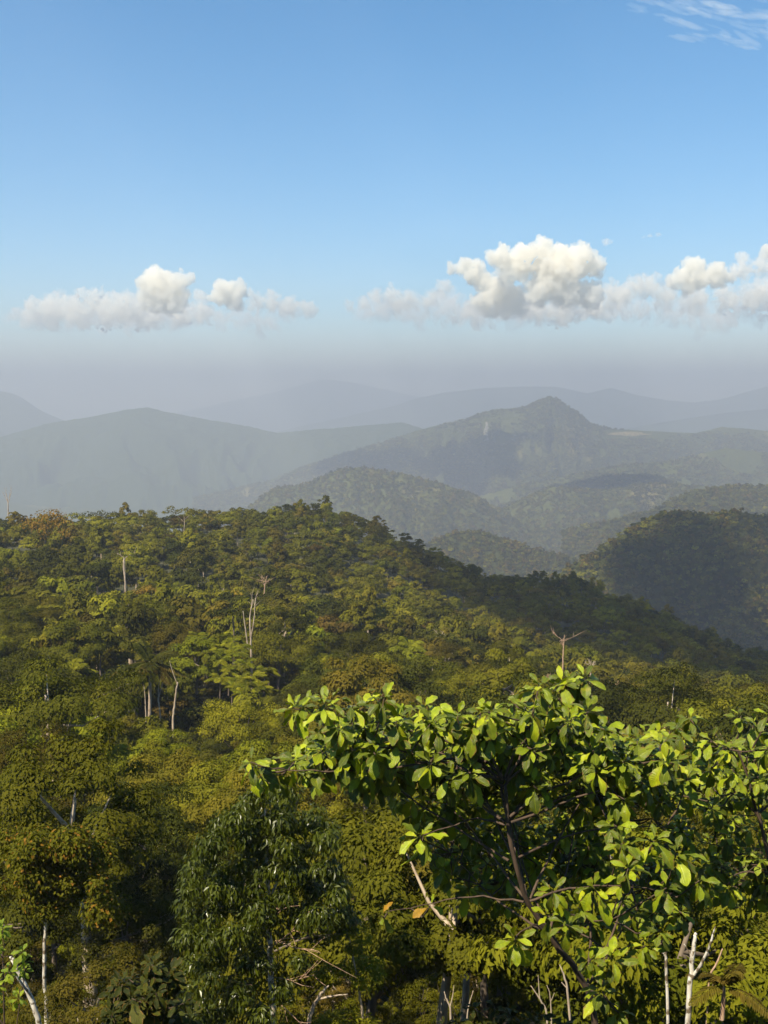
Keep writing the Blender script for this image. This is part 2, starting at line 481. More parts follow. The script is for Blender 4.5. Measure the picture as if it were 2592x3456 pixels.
PEAK = [(900, 1625, 5500), (1016, 1578, 5500), (1156, 1531, 5500), (1297, 1492, 5500), (1406, 1453, 5500), (1500, 1430, 5500), (1578, 1414, 5500), (1625, 1392, 5500), (1687, 1380, 5500), (1750, 1379, 5500), (1797, 1362, 5500), (1830, 1346, 5500), (1855, 1338, 5500), (1880, 1345, 5500), (1910, 1366, 5500), (1953, 1393, 5500), (1992, 1430, 5500), (2062, 1447, 5500), (2187, 1455, 5500), (2344, 1462, 5500), (2437, 1441, 5500), (2515, 1446, 5500), (2592, 1455, 5500), (2850, 1490, 5500)]
peak, VPK, tPK = ridge('mountain', 'forested mountain with a pointed peak', PEAK, hm_peak, 0.38, (1300, 900), 0.42, 330, 18, 420, 120, 4.0, ext=250)
ridge('mountain', 'broad hazy blue mountain beyond the near ridge', [(-300, 1530, 7200), (0, 1476, 7200), (156, 1430, 7200), (312, 1406, 7200), (422, 1383, 7200), (500, 1375, 7200), (562, 1390, 7200), (687, 1414, 7200), (828, 1437, 7200), (937, 1461, 7200), (1062, 1450, 7200), (1187, 1440, 7200), (1297, 1430, 7200), (1359, 1425, 7200), (1422, 1445, 7200), (1562, 1500, 7200), (1700, 1540, 7200)], hm_far, 0.36, (1700, 900), 0.28, 520, 19, 420, 110, 9.0, ext=600)
ridge('mountain', 'faint far range behind the peak', [(1330, 1370, 10500), (1406, 1344, 10500), (1500, 1325, 10500), (1640, 1309, 10500), (1765, 1305, 10500), (1875, 1305, 10500), (1984, 1328, 10500), (2062, 1308, 10500), (2140, 1331, 10500), (2250, 1351, 10500), (2344, 1359, 10500), (2437, 1347, 10500), (2531, 1320, 10500), (2592, 1303, 10500), (2800, 1290, 10500)], hm_far, 0.4, (1700, 900), 0.35, 600, 20, 240, 60, 5.0, ext=400)
ridge('mountain', 'hazy spur before the far range', [(2150, 1440, 9000), (2300, 1415, 9000), (2450, 1393, 9000), (2592, 1380, 9000), (2800, 1370, 9000)], hm_far, 0.4, (1300, 700), 0.35, 500, 24, 140, 50, 5.0, ext=300)
ridge('mountain', 'pale mountain flank at the edge of the haze', [(-900, 1235, 9500), (-400, 1290, 9500), (0, 1318, 9500), (62, 1334, 9500), (140, 1388, 9500), (203, 1414, 9500), (330, 1460, 9500)], hm_far, 0.4, (1500, 900), 0.35, 600, 22, 140, 50, 5.0, ext=400)
ridge('mountain', 'barely visible mountain fading into the haze', [(800, 1350, 13500), (937, 1322, 13500), (1030, 1295, 13500), (1094, 1280, 13500), (1187, 1290, 13500), (1300, 1316, 13500), (1420, 1340, 13500)], hm_far, 0.4, (1600, 900), 0.3, 700, 23, 140, 50, 5.0, ext=400)

# ------------------------------------------------------------------ trees
def trunk_geo(h, r, seed, lean=0.1, sides=7, limbs=None):
    rs = np.random.default_rng(seed)
    g = Geo()
    n = 7
    t = np.linspace(0, 1, n)
    a = rs.uniform(0, 6.28)
    path = np.stack([np.cos(a) * lean * h * t ** 1.6 + 0.02 * h * rs.normal(size=n) * t, np.sin(a) * lean * h * t ** 1.6 + 0.02 * h * rs.normal(size=n) * t, h * t], -1)
    g.tube(path, r * (1 - 0.75 * t) * (1 + 0.5 * np.exp(-t * 12)), sides)
    if limbs is not None:
        for c in limbs:
            k = rs.uniform(0.45, 0.9)
            b = np.array([np.interp(k, t, path[:, q]) for q in range(3)])
            mid = (b + c) / 2 + np.array([0, 0, -0.08 * h * 0.5]) + rs.normal(size=3) * 0.03 * h
            g.tube([b, mid, c], [r * 0.4, r * 0.25, r * 0.08], 5)
    return g

def crown(seed, h, rad, zc, flat, nclump, nleaf, L, W, mats, clump_r=0.34, layered=False, up=0.55, top_bias=0.25, droop=0.2, hole=0.0):
    """Crown built of leaf clumps spread over an uneven ellipsoid; returns Geo and the clump centres."""
    rs = np.random.default_rng(seed)
    g = Geo(); cs = []
    for k in range(nclump):
        v = norm(rs.normal(size=3)); v[2] = v[2] * (1 - top_bias) + top_bias * abs(v[2])
        rr = rs.uniform(0.45, 0.95) ** 0.6
        wob = 1 + 0.28 * math.sin(2.1 * math.atan2(v[1], v[0]) + seed) + 0.15 * rs.normal()
        c = np.array([v[0] * rad * rr * wob, v[1] * rad * rr * wob, zc + v[2] * rad * flat * rr])
        if layered:
            step = rad * 0.42
            c[2] = zc + round((c[2] - zc) / step) * step + rs.normal() * 0.06 * rad
        cr = rad * clump_r * rs.uniform(0.65, 1.3)
        cs.append(c)
        m = int(nleaf / nclump * (cr / (rad * clump_r)) ** 2)
        d = norm(rs.normal(size=(m, 3)))
        d[:, 2] = np.where(d[:, 2] < -0.25, -d[:, 2], d[:, 2])
        sq = 0.5 if layered else 0.72
        rad_k = cr * rs.uniform(0.55, 1.05, m)[:, None]
        C = c + d * rad_k * np.array([1, 1, sq])
        N = norm(d * 0.75 + 0.55 * norm((C - np.array([0, 0, zc - 0.35 * rad])) / rad) + np.array([0, 0, up * 0.4]) + rs.normal(size=(m, 3)) * 0.2)
        D = norm(d * np.array([1, 1, 0.2]) + rs.normal(size=(m, 3)) * 0.6 + np.array([0, 0, -0.3]))
        val = np.clip(0.5 + rs.normal() * 0.16 + rs.normal(size=m) * 0.18, 0, 1)
        s = rs.uniform(0.7, 1.3, m)
        g.leaves(C, N, D, L * s, W * s, val, 0, droop)
    return g, cs

def make_proto(name, seed, h, rad, zc, flat, nclump, nleaf, L, W, leaf, bark='bark', tr=None, **kw):
    g, cs = crown(seed, h, rad, zc, flat, nclump, nleaf, L, W, None, **kw)
    rs = np.random.default_rng(seed + 99)
    limbs = [cs[i] for i in rs.choice(len(cs), min(7, len(cs)), replace=False)]
    t = trunk_geo(zc + rad * flat * 0.3, tr or 0.02 * h + 0.03, seed, 0.06, 7, limbs)
    return t.mesh(name + '_trunk', [M[bark]], True), g.mesh(name + '_crown', [M[leaf]])

# kinds: (seed, height, radius, crown centre, flatness, clumps, leaves, L, W, leaf material, bark)
KINDS = [
    ('round',    dict(seed=11, h=9, rad=3.6, zc=6.2, flat=0.75, nclump=26, nleaf=3000, L=.50, W=.27, leaf='olive')),
    ('layered',  dict(seed=12, h=9, rad=4.0, zc=6.6, flat=0.60, nclump=24, nleaf=2800, L=.52, W=.26, leaf='olive', layered=True)),
    ('tall',     dict(seed=13, h=12, rad=3.0, zc=7.8, flat=1.30, nclump=28, nleaf=3000, L=.48, W=.26, leaf='olive', bark='pale')),
    ('umbrella', dict(seed=14, h=9, rad=4.4, zc=7.2, flat=0.32, nclump=26, nleaf=2800, L=.46, W=.24, leaf='olive', layered=True, bark='pale')),
    ('light',    dict(seed=15, h=8, rad=3.4, zc=5.6, flat=0.75, nclump=24, nleaf=2600, L=.55, W=.26, leaf='bright')),
    ('dense',    dict(seed=16, h=9, rad=3.7, zc=6.0, flat=0.85, nclump=30, nleaf=3400, L=.42, W=.25, leaf='dark')),
    ('brown',    dict(seed=17, h=8, rad=3.2, zc=5.8, flat=0.75, nclump=22, nleaf=2000, L=.42, W=.22, leaf='brown', bark='pale')),
    ('round2',   dict(seed=18, h=10, rad=4.3, zc=6.8, flat=0.70, nclump=34, nleaf=3600, L=.45, W=.25, leaf='olive')),
    ('shrubby',  dict(seed=19, h=6, rad=2.8, zc=3.6, flat=0.85, nclump=22, nleaf=2400, L=.40, W=.22, leaf='olive')),
]
PROTO = []; PROTO_NEAR = []
for nm, kw in KINDS:
    k1 = dict(kw); k1['nleaf'] = int(kw['nleaf'] * 3.8); k1['L'] = kw['L'] * 0.46; k1['W'] = kw['W'] * 0.46; k1['nclump'] = int(kw['nclump'] * 1.7); k1['clump_r'] = 0.27
    PROTO.append(make_proto(nm, **k1))
    k1['nleaf'] = int(kw['nleaf'] * 6); k1['L'] = kw['L'] * 0.35; k1['W'] = kw['W'] * 0.34; k1['seed'] = kw['seed'] + 300; k1['nclump'] = int(kw['nclump'] * 2.4); k1['clump_r'] = 0.22
    PROTO_NEAR.append(make_proto(nm + '_near', **k1))
def frond(g, base, d, L, W, rs, sag, nseg=9, leaflets=22, val=0.5, mat=0):
    """An arching frond: a rachis and two rows of narrow leaflets."""
    t = np.linspace(0, 1, nseg)
    d = norm(d); h = norm(np.array([d[0], d[1], 0]) + 1e-6)
    path = base + d * (L * t)[:, None] + np.array([0, 0, -1.0]) * (sag * L * t ** 2.2)[:, None]
    g.tube(path, np.linspace(.03, .006, nseg) * L / 2.5, 4, val, mat)
    side = norm(np.cross(h, [0, 0, 1.0]))
    tl = np.linspace(0.12, 1, leaflets)
    c = np.stack([np.interp(tl, t, path[:, k]) for k in range(3)], -1)
    tan = norm(np.stack([np.interp(tl, t, np.gradient(path[:, k])) for k in range(3)], -1))
    for s_ in (-1, 1):
        w = W * np.sin(np.pi * np.clip(tl * 0.9 + 0.08, 0, 1)) ** 0.7
        D = norm(side * s_ + tan * 0.5 + np.array([0, 0, -0.25]) + rs.normal(size=(leaflets, 3)) * 0.08)
        N = norm(np.cross(D, tan) * s_); N = np.where(N[:, 2:] < 0, -N, N)
        g.leaves(c + D * w[:, None] * .5, N, D, w, np.full(leaflets, L / leaflets * 1.5), np.clip(val + rs.normal(size=leaflets) * .12, 0, 1), mat, 0.25)
def fern_kind(joined, seed):
    rs_ = np.random.default_rng(seed)
    t_, g = Geo(), Geo()
    tt = np.linspace(0, 1, 5)
    (g if joined else t_).tube(np.stack([0.2 * tt, 0 * tt, 5.2 * tt], -1), 0.16 * (1.1 - .4 * tt), 6, 0.5, 1 if joined else 0)
    for k in range(13):
        a_ = 2.4 * k + rs_.normal() * .2; e_ = R(5 + 60 * rs_.uniform())
        frond(g, np.array([0.2, 0, 5.2]), np.array([math.cos(a_) * math.cos(e_), math.sin(a_) * math.cos(e_), math.sin(e_)]), 3.3 * rs_.uniform(.8, 1.15), 1.0, rs_, 0.5 * rs_.uniform(.8, 1.3), val=0.3 + 0.4 * rs_.uniform())
    if joined: return g.mesh('fern_mass', [M['bright'], M['bark']])
    return t_.mesh('fern_trunk', [M['bark']], True), g.mesh('fern_crown', [M['bright']])
PROTO.append(fern_kind(False, 5)); PROTO_NEAR.append(fern_kind(False, 6))
# lighter versions, trunk and crown in one mesh, for the mass of trees further up the slope
def make_far(name, seed, h, rad, zc, flat, nclump, nleaf, L, W, leaf, bark='bark', **kw):
    g, cs = crown(seed, h, rad, zc, flat, nclump, nleaf, L, W, None, **kw)
    t = np.linspace(0, 1, 4)
    g.tube(np.stack([0.2 * t, 0.1 * t, zc * t], -1), (0.02 * h + 0.03) * (1 - 0.7 * t), 5, 0.5, 1)
    return g.mesh(name, [M[leaf], M[bark]])
PROTO_FAR = []
for nm, kw in KINDS:
    k2 = dict(kw); k2['nleaf'] = int(kw['nleaf'] * 0.45); k2['L'] = kw['L'] * 1.45; k2['W'] = kw['W'] * 1.55; k2['seed'] = kw['seed'] + 40
    PROTO_FAR.append(make_far(nm + '_mass', **k2))

PROTO_FAR.append(fern_kind(True, 7))
# places of all trees on the near slope
def scatter():
    pts = []
    y = 27.0
    while y < 1000:
        sp = 5.6 + 2.0 * min(y / 350, 1)
        w = 0.44 * y + 25
        n = int(2 * w / sp)
        xs = (np.arange(n) / n - 0.5) * 2 * w + rng.uniform(-0.45, 0.45, n) * sp
        ys = y + rng.uniform(-0.45, 0.45, n) * sp
        pts.append(np.stack([xs, ys], -1))
        y += sp * 0.92
    p = np.vstack(pts)
    c = crest_at(p[:, 0], p[:, 1])
    return p[p[:, 1] < c + 45]
pts = scatter()
gz = ground(pts[:, 0], pts[:, 1])
spec = fbm(pts[:, 0] / 38, pts[:, 1] / 38, 2, 61) + 0.5 * rng.normal(size=len(pts))
kind = np.select([spec < -0.60, spec < -0.42, spec < 0.0, spec < 0.3, spec < 0.6, spec < 0.85, spec < 1.05],
                 [5, 6, 0, 7, 1, 4, 2], 8)
fz = fbm(pts[:, 0] / 30, pts[:, 1] / 30, 2, 131)
kind = np.where((fz > 0.42) & (rng.uniform(size=len(pts)) < 0.75) & (pts[:, 1] > 60), 9, kind)
r2 = rng.uniform(size=len(pts))
kind = np.where(r2 < 0.05, 3, np.where(r2 < 0.14, 8, np.where(r2 < 0.22, 2, kind)))
scl = np.clip(rng.normal(0.95, 0.26, len(pts)), 0.42, 1.4)
big = rng.uniform(size=len(pts)) < 0.25
scl = np.where(big, rng.uniform(1.25, 1.25 + 0.75 * np.clip(1.5 - pts[:, 1] / 300, 0.15, 1)), scl)
scl = scl * np.clip(1.08 - 0.00045 * pts[:, 1], 0.8, 1)
scl = np.where(pts[:, 1] < 85, np.minimum(scl, 1.35) * 0.88, scl)
rot = rng.uniform(0, 6.28, len(pts))
px_, py_ = to_px(np.stack([pts[:, 0], pts[:, 1], gz + 5], -1))

# ------------------------------------------------------------------ instancing for what nobody could count
def kinds_collection(name, meshes):
    c = bpy.data.collections.new(name)
    for i, m in enumerate(meshes):
        o = bpy.data.objects.new('%s_%02d' % (name, i), m)
        c.objects.link(o)
    return c

def instancer(name, V, rotz, scale, idx, coll, label, cat, tilt=None):
    me = mesh_np(name, V, [])
    n = len(V)
    at = me.attributes.new('rot', 'FLOAT_VECTOR', 'POINT')
    rv = np.zeros((n, 3), np.float32); rv[:, 2] = rotz
    if tilt is not None: rv[:, :2] = tilt
    at.data.foreach_set('vector', rv.ravel())
    at = me.attributes.new('scl', 'FLOAT_VECTOR', 'POINT')
    sc = np.asarray(scale, np.float32)
    if sc.ndim == 1: sc = np.repeat(sc[:, None], 3, 1)
    at.data.foreach_set('vector', np.ascontiguousarray(sc).ravel())
    at = me.attributes.new('pick', 'INT', 'POINT')
    at.data.foreach_set('value', np.asarray(idx, np.int32))
    ng = bpy.data.node_groups.new(name, 'GeometryNodeTree')
    ng.interface.new_socket('Geometry', in_out='INPUT', socket_type='NodeSocketGeometry')
    ng.interface.new_socket('Geometry', in_out='OUTPUT', socket_type='NodeSocketGeometry')
    N = ng.nodes.new; L = ng.links.new
    gi, go = N('NodeGroupInput'), N('NodeGroupOutput')
    ip = N('GeometryNodeInstanceOnPoints'); ci = N('GeometryNodeCollectionInfo')
    ci.inputs['Collection'].default_value = coll
    ci.inputs['Separate Children'].default_value = True
    ci.inputs['Reset Children'].default_value = True
    ip.inputs['Pick Instance'].default_value = True
    L(gi.outputs[0], ip.inputs['Points']); L(ci.outputs[0], ip.inputs['Instance'])
    for nm, ty, sock in (('rot', 'FLOAT_VECTOR', 'Rotation'), ('scl', 'FLOAT_VECTOR', 'Scale'), ('pick', 'INT', 'Instance Index')):
        na = N('GeometryNodeInputNamedAttribute'); na.data_type = ty; na.inputs['Name'].default_value = nm
        L(na.outputs[0], ip.inputs[sock])
    L(ip.outputs[0], go.inputs[0])
    o = link(name, me)
    md = o.modifiers.new('scatter', 'NODES'); md.node_group = ng
    tag(o, label, cat, kind='stuff')
    return o

# places kept clear so that the trees standing out in the photo are seen: (x0, y0, x1, y1, metres)
CLEAR = [(770, 2000, 900, 2250, 209), (640, 2110, 900, 2330, 195), (380, 2160, 640, 2390, 174), (390, 1890, 450, 1985, 320), (60, 1715, 250, 1840, 400),
         (600, 2640, 1160, 3456, 31), (0, 2760, 420, 3120, 42), (0, 3100, 220, 3456, 30), (1050, 3080, 1340, 3420, 29), (2180, 3080, 2592, 3456, 27),
         (820, 2300, 2592, 3456, 20), (1400, 3240, 2000, 3440, 27)]
keep = np.ones(len(pts), bool)
rad_px = 4.4 * scl * F / pts[:, 1]
tx, ty = to_px(np.stack([pts[:, 0], pts[:, 1], gz + 9 * scl], -1))
for (x0, y0, x1, y1, d) in CLEAR:
    keep &= ~((pts[:, 1] < d) & (tx > x0 - 0.7 * rad_px) & (tx < x1 + 0.7 * rad_px) & (ty < y1))
pts, gz, kind, scl, rot, px_, py_ = [a[keep] for a in (pts, gz, kind, scl, rot, px_, py_)]

inview = (px_ > -260) & (px_ < 2850) & (py_ < 3650)
size = np.where(inview, scl / pts[:, 1], 0)
order = np.argsort(-size)
ind = order[:300]
mass = order[300:]
mass = mass[pts[mass, 1] > 95]
KW = ['round', 'layered', 'tall', 'flat-topped', 'light green', 'dense dark', 'brownish', 'broad', 'low bushy', 'feathery fern-like']
CW = ['olive green', 'olive green', 'olive green', 'olive green', 'yellow green', 'dark green', 'brown', 'olive green', 'olive green']
LAND = [('the brown palm', 500, 2260), ('the three-stemmed snag', 840, 2120), ('the tree ferns', 760, 2230), ('the tall glossy tree', 900, 2950),
        ('the yellow-leaved tree', 180, 2900), ('the big-leaved tree', 1750, 2500), ('the tiered sapling', 1180, 3200), ('the broken white trunks', 2330, 3250),
        ('the snag with a yellow tuft', 420, 1930), ('the white twin stems', 120, 3300), ('the bare stubs', 1650, 3330), ('the reddish scrub', 2420, 2390)]
near_lab = {}
for i in ind:
    k = kind[i]
    s = float(scl[i])
    root = link('forest_tree', None, None, (pts[i, 0], pts[i, 1], gz[i] - 0.15), rot[i], s)
    tm, cm = (PROTO_NEAR if pts[i, 1] < 80 else PROTO)[k]
    link('trunk', tm, root); link('crown', cm, root)
    dl = [math.hypot(px_[i] - l[1], py_[i] - l[2]) for l in LAND]
    j = int(np.argmin(dl)); l = LAND[j]
    dx, dy = px_[i] - l[1], py_[i] - l[2]
    rel = ('left of' if dx < 0 else 'right of') if abs(dx) > 1.3 * abs(dy) else ('uphill from' if dy < 0 else 'downhill from') if abs(dy) > 1.3 * abs(dx) else ('up and left of' if dx < 0 else 'up and right of') if dy < 0 else ('down and left of' if dx < 0 else 'down and right of')
    far = 'just' if dl[j] < 150 else 'a little' if dl[j] < 320 else 'well'
    sz = 'small' if s < 0.62 else 'mid-sized' if s < 0.95 else 'large'
    lab = '%s %s olive tree %s %s %s' % (sz, KW[k], far, rel, l[0]) if KW[k] not in ('light green', 'dense dark', 'brownish') else '%s %s tree %s %s %s' % (sz, {'light green': 'yellow green', 'dense dark': 'dense dark green', 'brownish': 'brownish'}[KW[k]], far, rel, l[0])
    near_lab.setdefault(lab, []).append(root)
ORD = ['lowest', 'second', 'third', 'fourth', 'fifth', 'sixth', 'seventh', 'eighth', 'ninth', 'tenth']
for lab, roots in near_lab.items():
    roots.sort(key=lambda r: r.location.y)
    for n, r in enumerate(roots):
        full = lab if len(roots) == 1 else '%s, %s one' % (lab, ORD[min(n, 9)])
        tag(r, full, 'tree', 'forest trees on the near slope')
coll_far = kinds_collection('canopy_kind', PROTO_FAR)
instancer('forest_canopy', np.stack([pts[mass, 0], pts[mass, 1], gz[mass] - 0.15], -1), rot[mass], scl[mass][:, None] * np.stack([np.ones(len(mass)), rng.uniform(0.85, 1.15, len(mass)), rng.uniform(0.75, 1.18, len(mass))], -1),
          kind[mass], coll_far, 'olive green rainforest covering the ridge', 'forest')

# undergrowth between the near trees
UG = []
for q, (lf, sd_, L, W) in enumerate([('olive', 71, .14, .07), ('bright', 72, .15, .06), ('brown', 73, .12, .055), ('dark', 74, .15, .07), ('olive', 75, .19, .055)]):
    g, cs = crown(sd_, 2, 1.2, 1.0, 0.8, 16, 2400, L, W, None, clump_r=0.38)
    for k in range(5):
        a = rng.uniform(0, 6.28); r_ = rng.uniform(.3, 1.0)
        g.tube([[0, 0, 0], [.5 * r_ * math.cos(a), .5 * r_ * math.sin(a), .8], [r_ * math.cos(a), r_ * math.sin(a), 1.7]], [.03, .02, .006], 4, 0.5, 1)
    UG.append(g.mesh('undergrowth_kind_%d' % q, [M[lf], M['pale'] if q in (2, 4) else M['bark']]))
coll_ug = kinds_collection('undergrowth_kind', UG)
ug = []
for y in np.arange(4, 95, 1.5):
    w = 0.42 * y + 6
    n = int(2 * w / 1.6)
    ug.append(np.stack([(np.arange(n) / n - .5) * 2 * w + rng.uniform(-.8, .8, n), y + rng.uniform(-.8, .8, n)], -1))
for y in np.arange(95, 330, 4.0):
    w = 0.42 * y + 6
    n = int(2 * w / 4.0)
    ug.append(np.stack([(np.arange(n) / n - .5) * 2 * w + rng.uniform(-2, 2, n), y + rng.uniform(-2, 2, n)], -1))
ug = np.vstack(ug)
ugz = ground(ug[:, 0], ug[:, 1])
us = rng.uniform(0.45, 1.15, len(ug)) * np.clip(ug[:, 1] / 26, 0.35, 1.15) * np.where(ug[:, 1] > 95, 1.5, np.where(ug[:, 1] > 40, 0.75, 1))
uk = np.where(fbm(ug[:, 0] / 7, ug[:, 1] / 7, 2, 5) + 0.6 * rng.normal(size=len(ug)) > 0.1, rng.integers(0, 2, len(ug)), rng.integers(0, 5, len(ug)))
uk = np.where(ug[:, 1] > 60, np.where(rng.uniform(size=len(ug)) < 0.7, 3, 0), uk)  # mostly dark foliage further off, putting shaded gaps into the colour
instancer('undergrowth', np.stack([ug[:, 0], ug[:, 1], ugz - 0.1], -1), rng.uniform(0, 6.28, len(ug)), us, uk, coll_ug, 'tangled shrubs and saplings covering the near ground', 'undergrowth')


# ------------------------------------------------------------------ trees that stand out
def big_leaf_mat(name, c_light, c_dark, transl=0.16, rough=0.42, spec=0.35):
    m, nt, out = new_mat(name)
    at = nt.nodes.new('ShaderNodeAttribute'); at.attribute_name = 'rnd'
    au = nt.nodes.new('ShaderNodeAttribute'); au.attribute_name = 'along'
    av = nt.nodes.new('ShaderNodeAttribute'); av.attribute_name = 'across'
    oi = nt.nodes.new('ShaderNodeObjectInfo')
    tc = nt.nodes.new('ShaderNodeTexCoord')
    f = math_n(nt, 'FRACT', math_n(nt, 'ADD', at.outputs['Fac'], oi.outputs['Random']))
    col = ramp(nt, f, [(0.0, c_dark), (0.5, tuple(a * .4 + b * .6 for a, b in zip(c_light, c_dark))), (0.85, c_light), (1.0, tuple(v * w for v, w in zip(c_light, (1.25, 1.1, 1.0))))])
    mott = noise(nt, 3.5, 4, tc.outputs['Object'], 0.6)
    col = mixc(nt, 1.0, col, ramp(nt, mott, [(0.3, (0.62, 0.66, 0.6)), (0.7, (1.25, 1.2, 1.1))]), 'MULTIPLY')
    aa = math_n(nt, 'ABSOLUTE', av.outputs['Fac'])
    # midrib and side veins, a little paler than the blade
    mid = math_n(nt, 'LESS_THAN', aa, 0.035)
    ph = math_n(nt, 'MULTIPLY_ADD', aa, -3.2, math_n(nt, 'MULTIPLY', au.outputs['Fac'], 11.0))
    sv = math_n(nt, 'ABSOLUTE', math_n(nt, 'SINE', math_n(nt, 'MULTIPLY', ph, math.pi)))
    side = math_n(nt, 'LESS_THAN', sv, 0.16)
    vein = math_n(nt, 'MAXIMUM', mid, math_n(nt, 'MULTIPLY', side, 0.35))
    col = mixc(nt, math_n(nt, 'MULTIPLY', vein, 0.3), col, tuple(min(1, v * 1.6) for v in c_light))
    # insect spots and browned patches
    sp = nt.nodes.new('ShaderNodeTexVoronoi'); sp.inputs['Scale'].default_value = 38.0
    nt.links.new(tc.outputs['Object'], sp.inputs['Vector'])
    dots = math_n(nt, 'LESS_THAN', sp.outputs['Distance'], 0.13)
    nn = noise(nt, 9.0, 3, tc.outputs['Object'])
    dots = math_n(nt, 'MULTIPLY', dots, math_n(nt, 'GREATER_THAN', nn, 0.52))
    col = mixc(nt, dots, col, (0.05, 0.035, 0.012))
    pn = noise(nt, 5.0, 4, tc.outputs['Object'])
    edge = math_n(nt, 'MULTIPLY', math_n(nt, 'GREATER_THAN', aa, 0.8), math_n(nt, 'GREATER_THAN', noise(nt, 4.0, 2, tc.outputs['Object']), 0.56))
    col = mixc(nt, math_n(nt, 'MULTIPLY', edge, 0.8), col, (0.16, 0.09, 0.02))
    col = mixc(nt, ramp(nt, pn, [(0.62, (0, 0, 0)), (0.74, (0.5, 0.5, 0.5))]), col, (c_light[0] * 1.2, c_light[1] * 0.8, c_light[2] * 0.8))
    pb = nt.nodes.new('ShaderNodeBsdfPrincipled')
    nt.links.new(col, pb.inputs['Base Color'])
    pb.inputs['Roughness'].default_value = rough; pb.inputs['Specular IOR Level'].default_value = spec
    bp = nt.nodes.new('ShaderNodeBump'); bp.inputs['Strength'].default_value = 0.5; bp.inputs['Distance'].default_value = 0.008
    nt.links.new(math_n(nt, 'MINIMUM', sv, math_n(nt, 'MULTIPLY', aa, 6.0)), bp.inputs['Height']); nt.links.new(bp.outputs[0], pb.inputs['Normal'])
    tr = nt.nodes.new('ShaderNodeBsdfTranslucent')
    nt.links.new(mixc(nt, 1.0, col, (1.5, 1.5, 0.5), 'MULTIPLY'), tr.inputs[0])
    mx = nt.nodes.new('ShaderNodeMixShader'); mx.inputs[0].default_value = transl
    nt.links.new(pb.outputs[0], mx.inputs[1]); nt.links.new(tr.outputs[0], mx.inputs[2])
    nt.links.new(mx.outputs[0], out.inputs[0])
    return m
M['bigleaf'] = big_leaf_mat('lime_broad_leaf', (0.255, 0.312, 0.010), (0.055, 0.072, 0.005))  # dark tone puts the look of shaded leaves into randomly picked ones
M['yellowleaf'] = big_leaf_mat('yellowed_leaf', (0.27, 0.16, 0.012), (0.17, 0.09, 0.015))
M['shadeleaf'] = big_leaf_mat('shade_dark_broad_leaf', (0.050, 0.058, 0.007), (0.022, 0.028, 0.005), 0.2, 0.5, 0.12)  # leaves coloured dark for the shade the shrub stands in
M['limeleaf'] = big_leaf_mat('fresh_broad_leaf', (0.26, 0.33, 0.02), (0.16, 0.23, 0.015), 0.35, 0.5)
M['twig'] = bark_mat('brown_twig', (0.03, 0.018, 0.010), (0.085, 0.052, 0.03), 12.0)
M['redtwig'] = bark_mat('reddish_dry_twig', (0.22, 0.12, 0.075), (0.45, 0.30, 0.19), 8.0)

def leaf_shape(seed, ratio=0.44, bend=0.22, fold=0.10, wave=0.06, nst=8):
    """One obovate leaf, 1 long along +X, upper face +Z: vertices, quads, along, across."""
    rs = np.random.default_rng(seed)
    t = np.array([0, .10, .22, .38, .55, .71, .86, .95, 1.0])
    w = np.array([.02, .05, .30, .66, .93, 1.0, .74, .38, .03]) * ratio / 2
    w = w * (1 + 0.06 * rs.normal(size=len(w)))
    V, al, ac = [], [], []
    for ti, wi in zip(t, w):
        for sgn in (-1, 0, 1):
            z = -bend * ti ** 2 + abs(sgn) * (fold * wi * 2) + (wave * rs.normal() if sgn else 0) * wi / (ratio / 2)
            V.append((ti * (1 - 0.12 * bend), sgn * wi + 0.03 * math.sin(3 * ti + seed), z)); al.append(ti); ac.append(sgn)
    n = len(t); Q = []
    for i in range(n - 1):
        for j in (0, 1):
            Q.append((i * 3 + j, (i + 1) * 3 + j, (i + 1) * 3 + j + 1, i * 3 + j + 1))
    return np.array(V), np.array(Q), np.array(al), np.array(ac, float)
LEAFS = [leaf_shape(500 + k, rt, bd, fo) for k, (rt, bd, fo) in enumerate([(.46, .15, .12), (.42, .30, .16), (.50, .22, .06), (.40, .45, .14), (.46, .05, .2), (.48, .35, .05), (.36, .25, .3), (.52, .5, .1), (.38, -.12, .18), (.44, .6, .2)])]
def leaf_mesh(k, mat, nm):
    V, Q, al, ac = LEAFS[k]
    return mesh_np('%s_%d' % (nm, k), V, [Q], [mat], True, {'along': ('POINT', al), 'across': ('POINT', ac), 'rnd': ('FACE', np.full(len(Q), 0.0))})

def rosette(c, axis, n, size, rs, spread=(46, -52)):
    """Leaf frames (4x4) for one whorl of leaves at a twig end; older leaves are larger and hang lower."""
    axis = norm(axis)
    u = norm(np.cross(axis, [0.31, 0.2, 0.93])); v = np.cross(axis, u)
    out = []
    a0 = rs.uniform(0, 6.28)
    for k in range(n):
        q = k / max(n - 1, 1)
        a = a0 + k * 2.4 + rs.normal() * 0.2
        e = R(spread[0] + (spread[1] - spread[0]) * q + rs.normal() * 12)
        d = (u * math.cos(a) + v * math.sin(a)) * math.cos(e) + axis * math.sin(e) + np.array([0, 0, -0.18 * q])
        d = norm(d)
        nrm = axis * 0.8 + np.array([0, 0, 0.6]) + rs.normal(size=3) * 0.22 - 0.0 * d
        nrm = norm(nrm - d * (nrm @ d))
        y = np.cross(nrm, d)
        L = size * (0.55 + 0.5 * q) * rs.uniform(0.8, 1.15)
        m = np.eye(4); m[:3, 0] = d * L; m[:3, 1] = y * L; m[:3, 2] = nrm * L
        m[:3, 3] = c + d * 0.10 * size - axis * 0.06 * size * q
        out.append((m, int(rs.integers(0, len(LEAFS)))))
    return out

